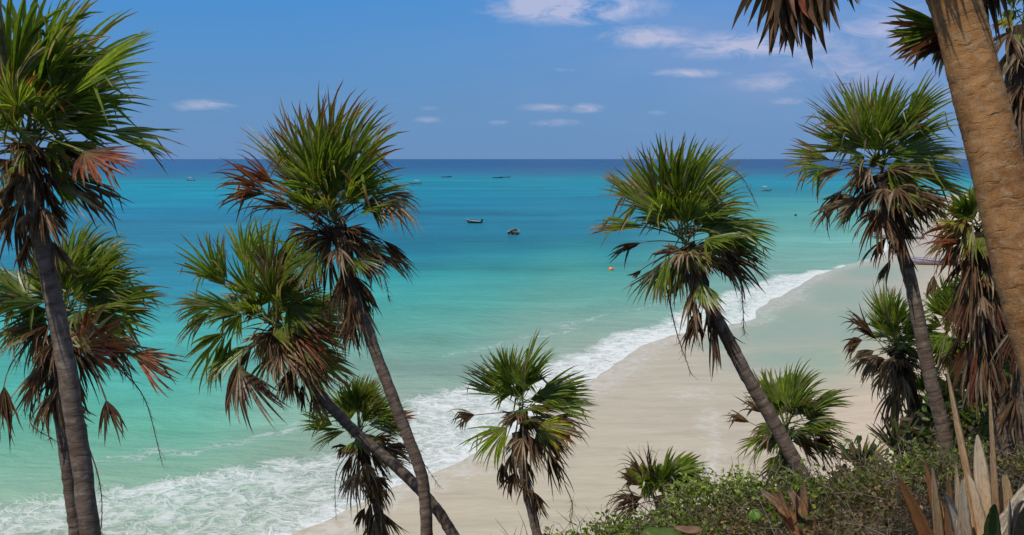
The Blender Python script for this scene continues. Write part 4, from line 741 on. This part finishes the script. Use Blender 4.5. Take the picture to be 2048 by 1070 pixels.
# ------------------------------------------------------------------ boats and buoys
M_WHITE = plain('white_hull', (.30, .33, .35), .4, .4, .08); M_LILAC = plain('faded_lilac_hull', (.34, .28, .34), .5, .3, .15); M_DARK = plain('dark_hull', (.035, .055, .045), .5, .3)
M_GREYH = plain('grey_hull', (.36, .38, .36), .5, .3, .15); M_WOODB = plain('boat_timber', (.20, .16, .11), .7, .2); M_BLACK = plain('black_cowl', (.015, .017, .02), .35, .5); M_ORANGE = plain('orange_buoy', (.75, .22, .03), .45, .4, .1); M_CANV = plain('canvas', (.33, .36, .40), .8, .2, .1)
M_RED = plain('rusty_hull', (.25, .10, .06), .6, .3)
def boat(name, label, loc, yaw, L=7.0, B=2.0, hull=M_WHITE, stripe=M_DARK, canopy=False, motor=True, group=None, z=-.12, mast=False, tilt=0.0):
    root = empty(name, (loc[0], loc[1], z)); root.rotation_euler = (tilt, 0, yaw); tag(root, label, 'boat', group)
    def part(nm, V, Fc, m, sm=True):
        me = bpy.data.meshes.new(nm); me.from_pydata([tuple(map(float, v)) for v in V], [], Fc); me.materials.append(m); me.update()
        for p_ in me.polygons: p_.use_smooth = sm
        o = bpy.data.objects.new(nm, me); COL.objects.link(o); o.parent = root; return o
    n = 12; prof = []                 # bow at +x
    for i in range(n):
        s = i / (n - 1); x = -L / 2 + L * s; hw = B / 2 * (1 - max(0, (s - .45) / .55) ** 2.2) * (.88 + .12 * min(s / .3, 1)); hw = max(hw, .02); sh = .62 + .42 * s ** 2.2; ke = .0 + .5 * max(0, (s - .75) / .25) ** 2
        prof.append([(x, -hw, sh), (x, -hw * .92, ke + (sh - ke) * .45), (x, -hw * .62, ke + .06), (x, 0, ke), (x, hw * .62, ke + .06), (x, hw * .92, ke + (sh - ke) * .45), (x, hw, sh)])
    V = [p for r_ in prof for p in r_]; Fc = [(i * 7 + j, i * 7 + j + 1, (i + 1) * 7 + j + 1, (i + 1) * 7 + j) for i in range(n - 1) for j in range(6)] + [tuple(range(7))]
    o1 = len(V)                       # inside
    for i in range(n):
        s = i / (n - 1); hw = max(abs(prof[i][0][1]) - .05, .005); sh = prof[i][0][2]; x = prof[i][0][0] + (.05 if i == 0 else 0); fl = max(.18, prof[i][3][2] + .1)
        V += [(x, -hw, sh), (x, -hw * .85, fl), (x, hw * .85, fl), (x, hw, sh)]
    for i in range(n - 1):
        for j in range(3): Fc.append((o1 + i * 4 + j + 1, o1 + i * 4 + j, o1 + (i + 1) * 4 + j, o1 + (i + 1) * 4 + j + 1))
        Fc += [(i * 7, (i + 1) * 7, o1 + (i + 1) * 4, o1 + i * 4), (i * 7 + 6, o1 + i * 4 + 3, o1 + (i + 1) * 4 + 3, (i + 1) * 7 + 6)]
    Fc += [(o1, o1 + 1, o1 + 2, o1 + 3), (0, o1, o1 + 3, 6)]
    part('hull', V, Fc, hull)
    V = []; Fc = []                   # rubbing strake
    for sgn in (-1, 1):
        o = len(V)
        for i in range(n):
            x, y_, zt = prof[i][0]; y_ = abs(y_) * sgn; V += [(x, y_ + .035 * sgn, zt - .10), (x, y_ + .04 * sgn, zt + .02), (x, y_ - .07 * sgn, zt + .02)]
        for i in range(n - 1):
            for j in range(2): Fc.append((o + i * 3 + j, o + i * 3 + j + 1, o + (i + 1) * 3 + j + 1, o + (i + 1) * 3 + j))
    part('gunwale', V, Fc, stripe)
    def box(nm, cx, cy, cz, sx_, sy_, sz_, m):
        V = [(cx + a * sx_ / 2, cy + b * sy_ / 2, cz + c_ * sz_ / 2) for a in (-1, 1) for b in (-1, 1) for c_ in (-1, 1)]
        return part(nm, V, [(0, 1, 3, 2), (4, 6, 7, 5), (0, 4, 5, 1), (2, 3, 7, 6), (0, 2, 6, 4), (1, 5, 7, 3)], m, False)
    for fx in (-.25, .02, .25): box('bench', fx * L, 0, .47, .28, B * .84, .05, M_WOODB)
    if motor:
        V = []; Fc = []
        for (zz_, a_, b_) in ((.25, .07, .05), (.62, .08, .06), (.66, .2, .15), (.98, .22, .16), (1.08, .13, .10)):
            for k in range(8): V.append((-L / 2 - .18 + a_ * math.cos(k * math.pi / 4), b_ * math.sin(k * math.pi / 4), zz_))
        Fc = [(i * 8 + k, i * 8 + (k + 1) % 8, (i + 1) * 8 + (k + 1) % 8, (i + 1) * 8 + k) for i in range(4) for k in range(8)] + [tuple(range(32, 40))]
        part('outboard_motor', V, Fc, M_BLACK)
    if canopy:
        for sx_ in (-.15, .18):
            for sy_ in (-1, 1): box('canopy_post', sx_ * L, sy_ * B * .4, 1.4, .05, .05, 1.6, M_WHITE)
        V = []; nx = 6
        for lay in (0, .06):
            for i in range(nx):
                for j in range(5): x = (-.2 + .43 * i / (nx - 1)) * L; y_ = (j / 4 - .5) * B * .95; V.append((x, y_, 2.2 + lay - .25 * (j / 2 - 1) ** 2))
        Fc = [(i * 5 + j, i * 5 + j + 1, (i + 1) * 5 + j + 1, (i + 1) * 5 + j) for i in range(nx - 1) for j in range(4)]
        Fc += [tuple(30 + q for q in f) for f in Fc]; ring = [i * 5 for i in range(nx)] + [(nx - 1) * 5 + j for j in range(1, 5)] + [i * 5 + 4 for i in range(nx - 2, -1, -1)] + [3, 2, 1]
        Fc += [(ring[k], ring[(k + 1) % len(ring)], 30 + ring[(k + 1) % len(ring)], 30 + ring[k]) for k in range(len(ring))]
        part('canopy', V, Fc, M_CANV)
    return root
GS = 'boats moored on the turquoise water'; GB = 'boats pulled up on the sand'
def at(px, py): return G(px, py)
boat('motor_boat', 'dark grey-hulled boat on blue water, white bow pointing left', at(948, 446), R(165), 3.4, 1.7, M_DARK, M_WHITE, False, True, GS)
boat('motor_boat', 'dark boat seen end-on with pale motor, between the other boat and the sand', at(1028, 468), R(80), 4.6, 1.9, M_DARK, M_GREYH, False, True, GS)
boat('motor_boat', 'small pale canopied boat near the bright turquoise band by the right crown', at(1530, 382), R(160), 4.6, 1.9, M_GREYH, M_DARK, True, True, GS)
boat('motor_boat', 'far dark boat just left of the orange-tipped crown, at the reef line', at(381, 361), R(170), 5.5, 1.8, M_DARK, M_WHITE, True, True, GS)
boat('motor_boat', 'white canopied boat touching the right tips of the orange-tipped crown', at(832, 368), R(10), 7, 2.2, M_WHITE, M_DARK, True, True, GS)
boat('motor_boat', 'far rusty brown boat on the reef line right of the white canopied boat', at(893, 354.5), R(0), 8, 2.4, M_RED, M_DARK, False, False, GS)
boat('motor_boat', 'low pale boat, the right one of the farthest pair on the reef line', at(1012, 355), R(5), 7, 2.2, M_WHITE, M_DARK, False, True, GS)
boat('motor_boat', 'low dark boat, the left one of the farthest pair on the reef line', at(996, 356), R(0), 7, 2.2, M_DARK, M_DARK, False, True, GS)
b1 = at(1790, 478); boat('fishing_skiff', 'grey open skiff with its bow at the edge of the surf', (b1[0], b1[1]), R(172), 9.2, 2.2, M_WHITE, M_GREYH, False, True, GB, .02)
b2 = at(1872, 531); boat('fishing_skiff', 'faded lilac skiff on dry sand behind the palm skirts', (b2[0], b2[1]), R(172), 7.4, 2.0, M_LILAC, M_LILAC, False, True, GB, .12)
def buoy(label, px, py, r, mat, tall=1.0):
    p = at(px, py); root = empty('buoy', (p[0], p[1], 0)); tag(root, label, 'buoy', 'buoys on the water')
    V = []; Fc = []; rows = 9; k = 16
    for i in range(rows):
        a = math.pi * i / (rows - 1); 
        for j in range(k): V.append((r * math.sin(a) * math.cos(2 * math.pi * j / k), r * math.sin(a) * math.sin(2 * math.pi * j / k), r * .55 - r * tall * math.cos(a)))
    Fc = [(i * k + j, i * k + (j + 1) % k, (i + 1) * k + (j + 1) % k, (i + 1) * k + j) for i in range(rows - 1) for j in range(k)]
    def pt(nm, V, Fc, m):
        me = bpy.data.meshes.new(nm); me.from_pydata(V, [], Fc); me.materials.append(m); me.update(); o = bpy.data.objects.new(nm, me); COL.objects.link(o); o.parent = root
        for q in me.polygons: q.use_smooth = True
    pt('float', V, Fc, mat)
    V = []; 
    for zz_, rr in ((r * (.5 + tall), r * .22), (r * (.95 + tall), r * .18)):
        for j in range(8): V.append((rr * math.cos(j * math.pi / 4), rr * math.sin(j * math.pi / 4), zz_))
    pt('lifting_eye', V, [(j, (j + 1) % 8, 8 + (j + 1) % 8, 8 + j) for j in range(8)] + [tuple(range(8, 16))], M_BLACK)
buoy('orange ball buoy floating left of the leaning palm over the surf', 1222, 541, .30, M_ORANGE)
buoy('tiny dark float below the pale canopied boat', 1591, 432, .32, M_DARK)
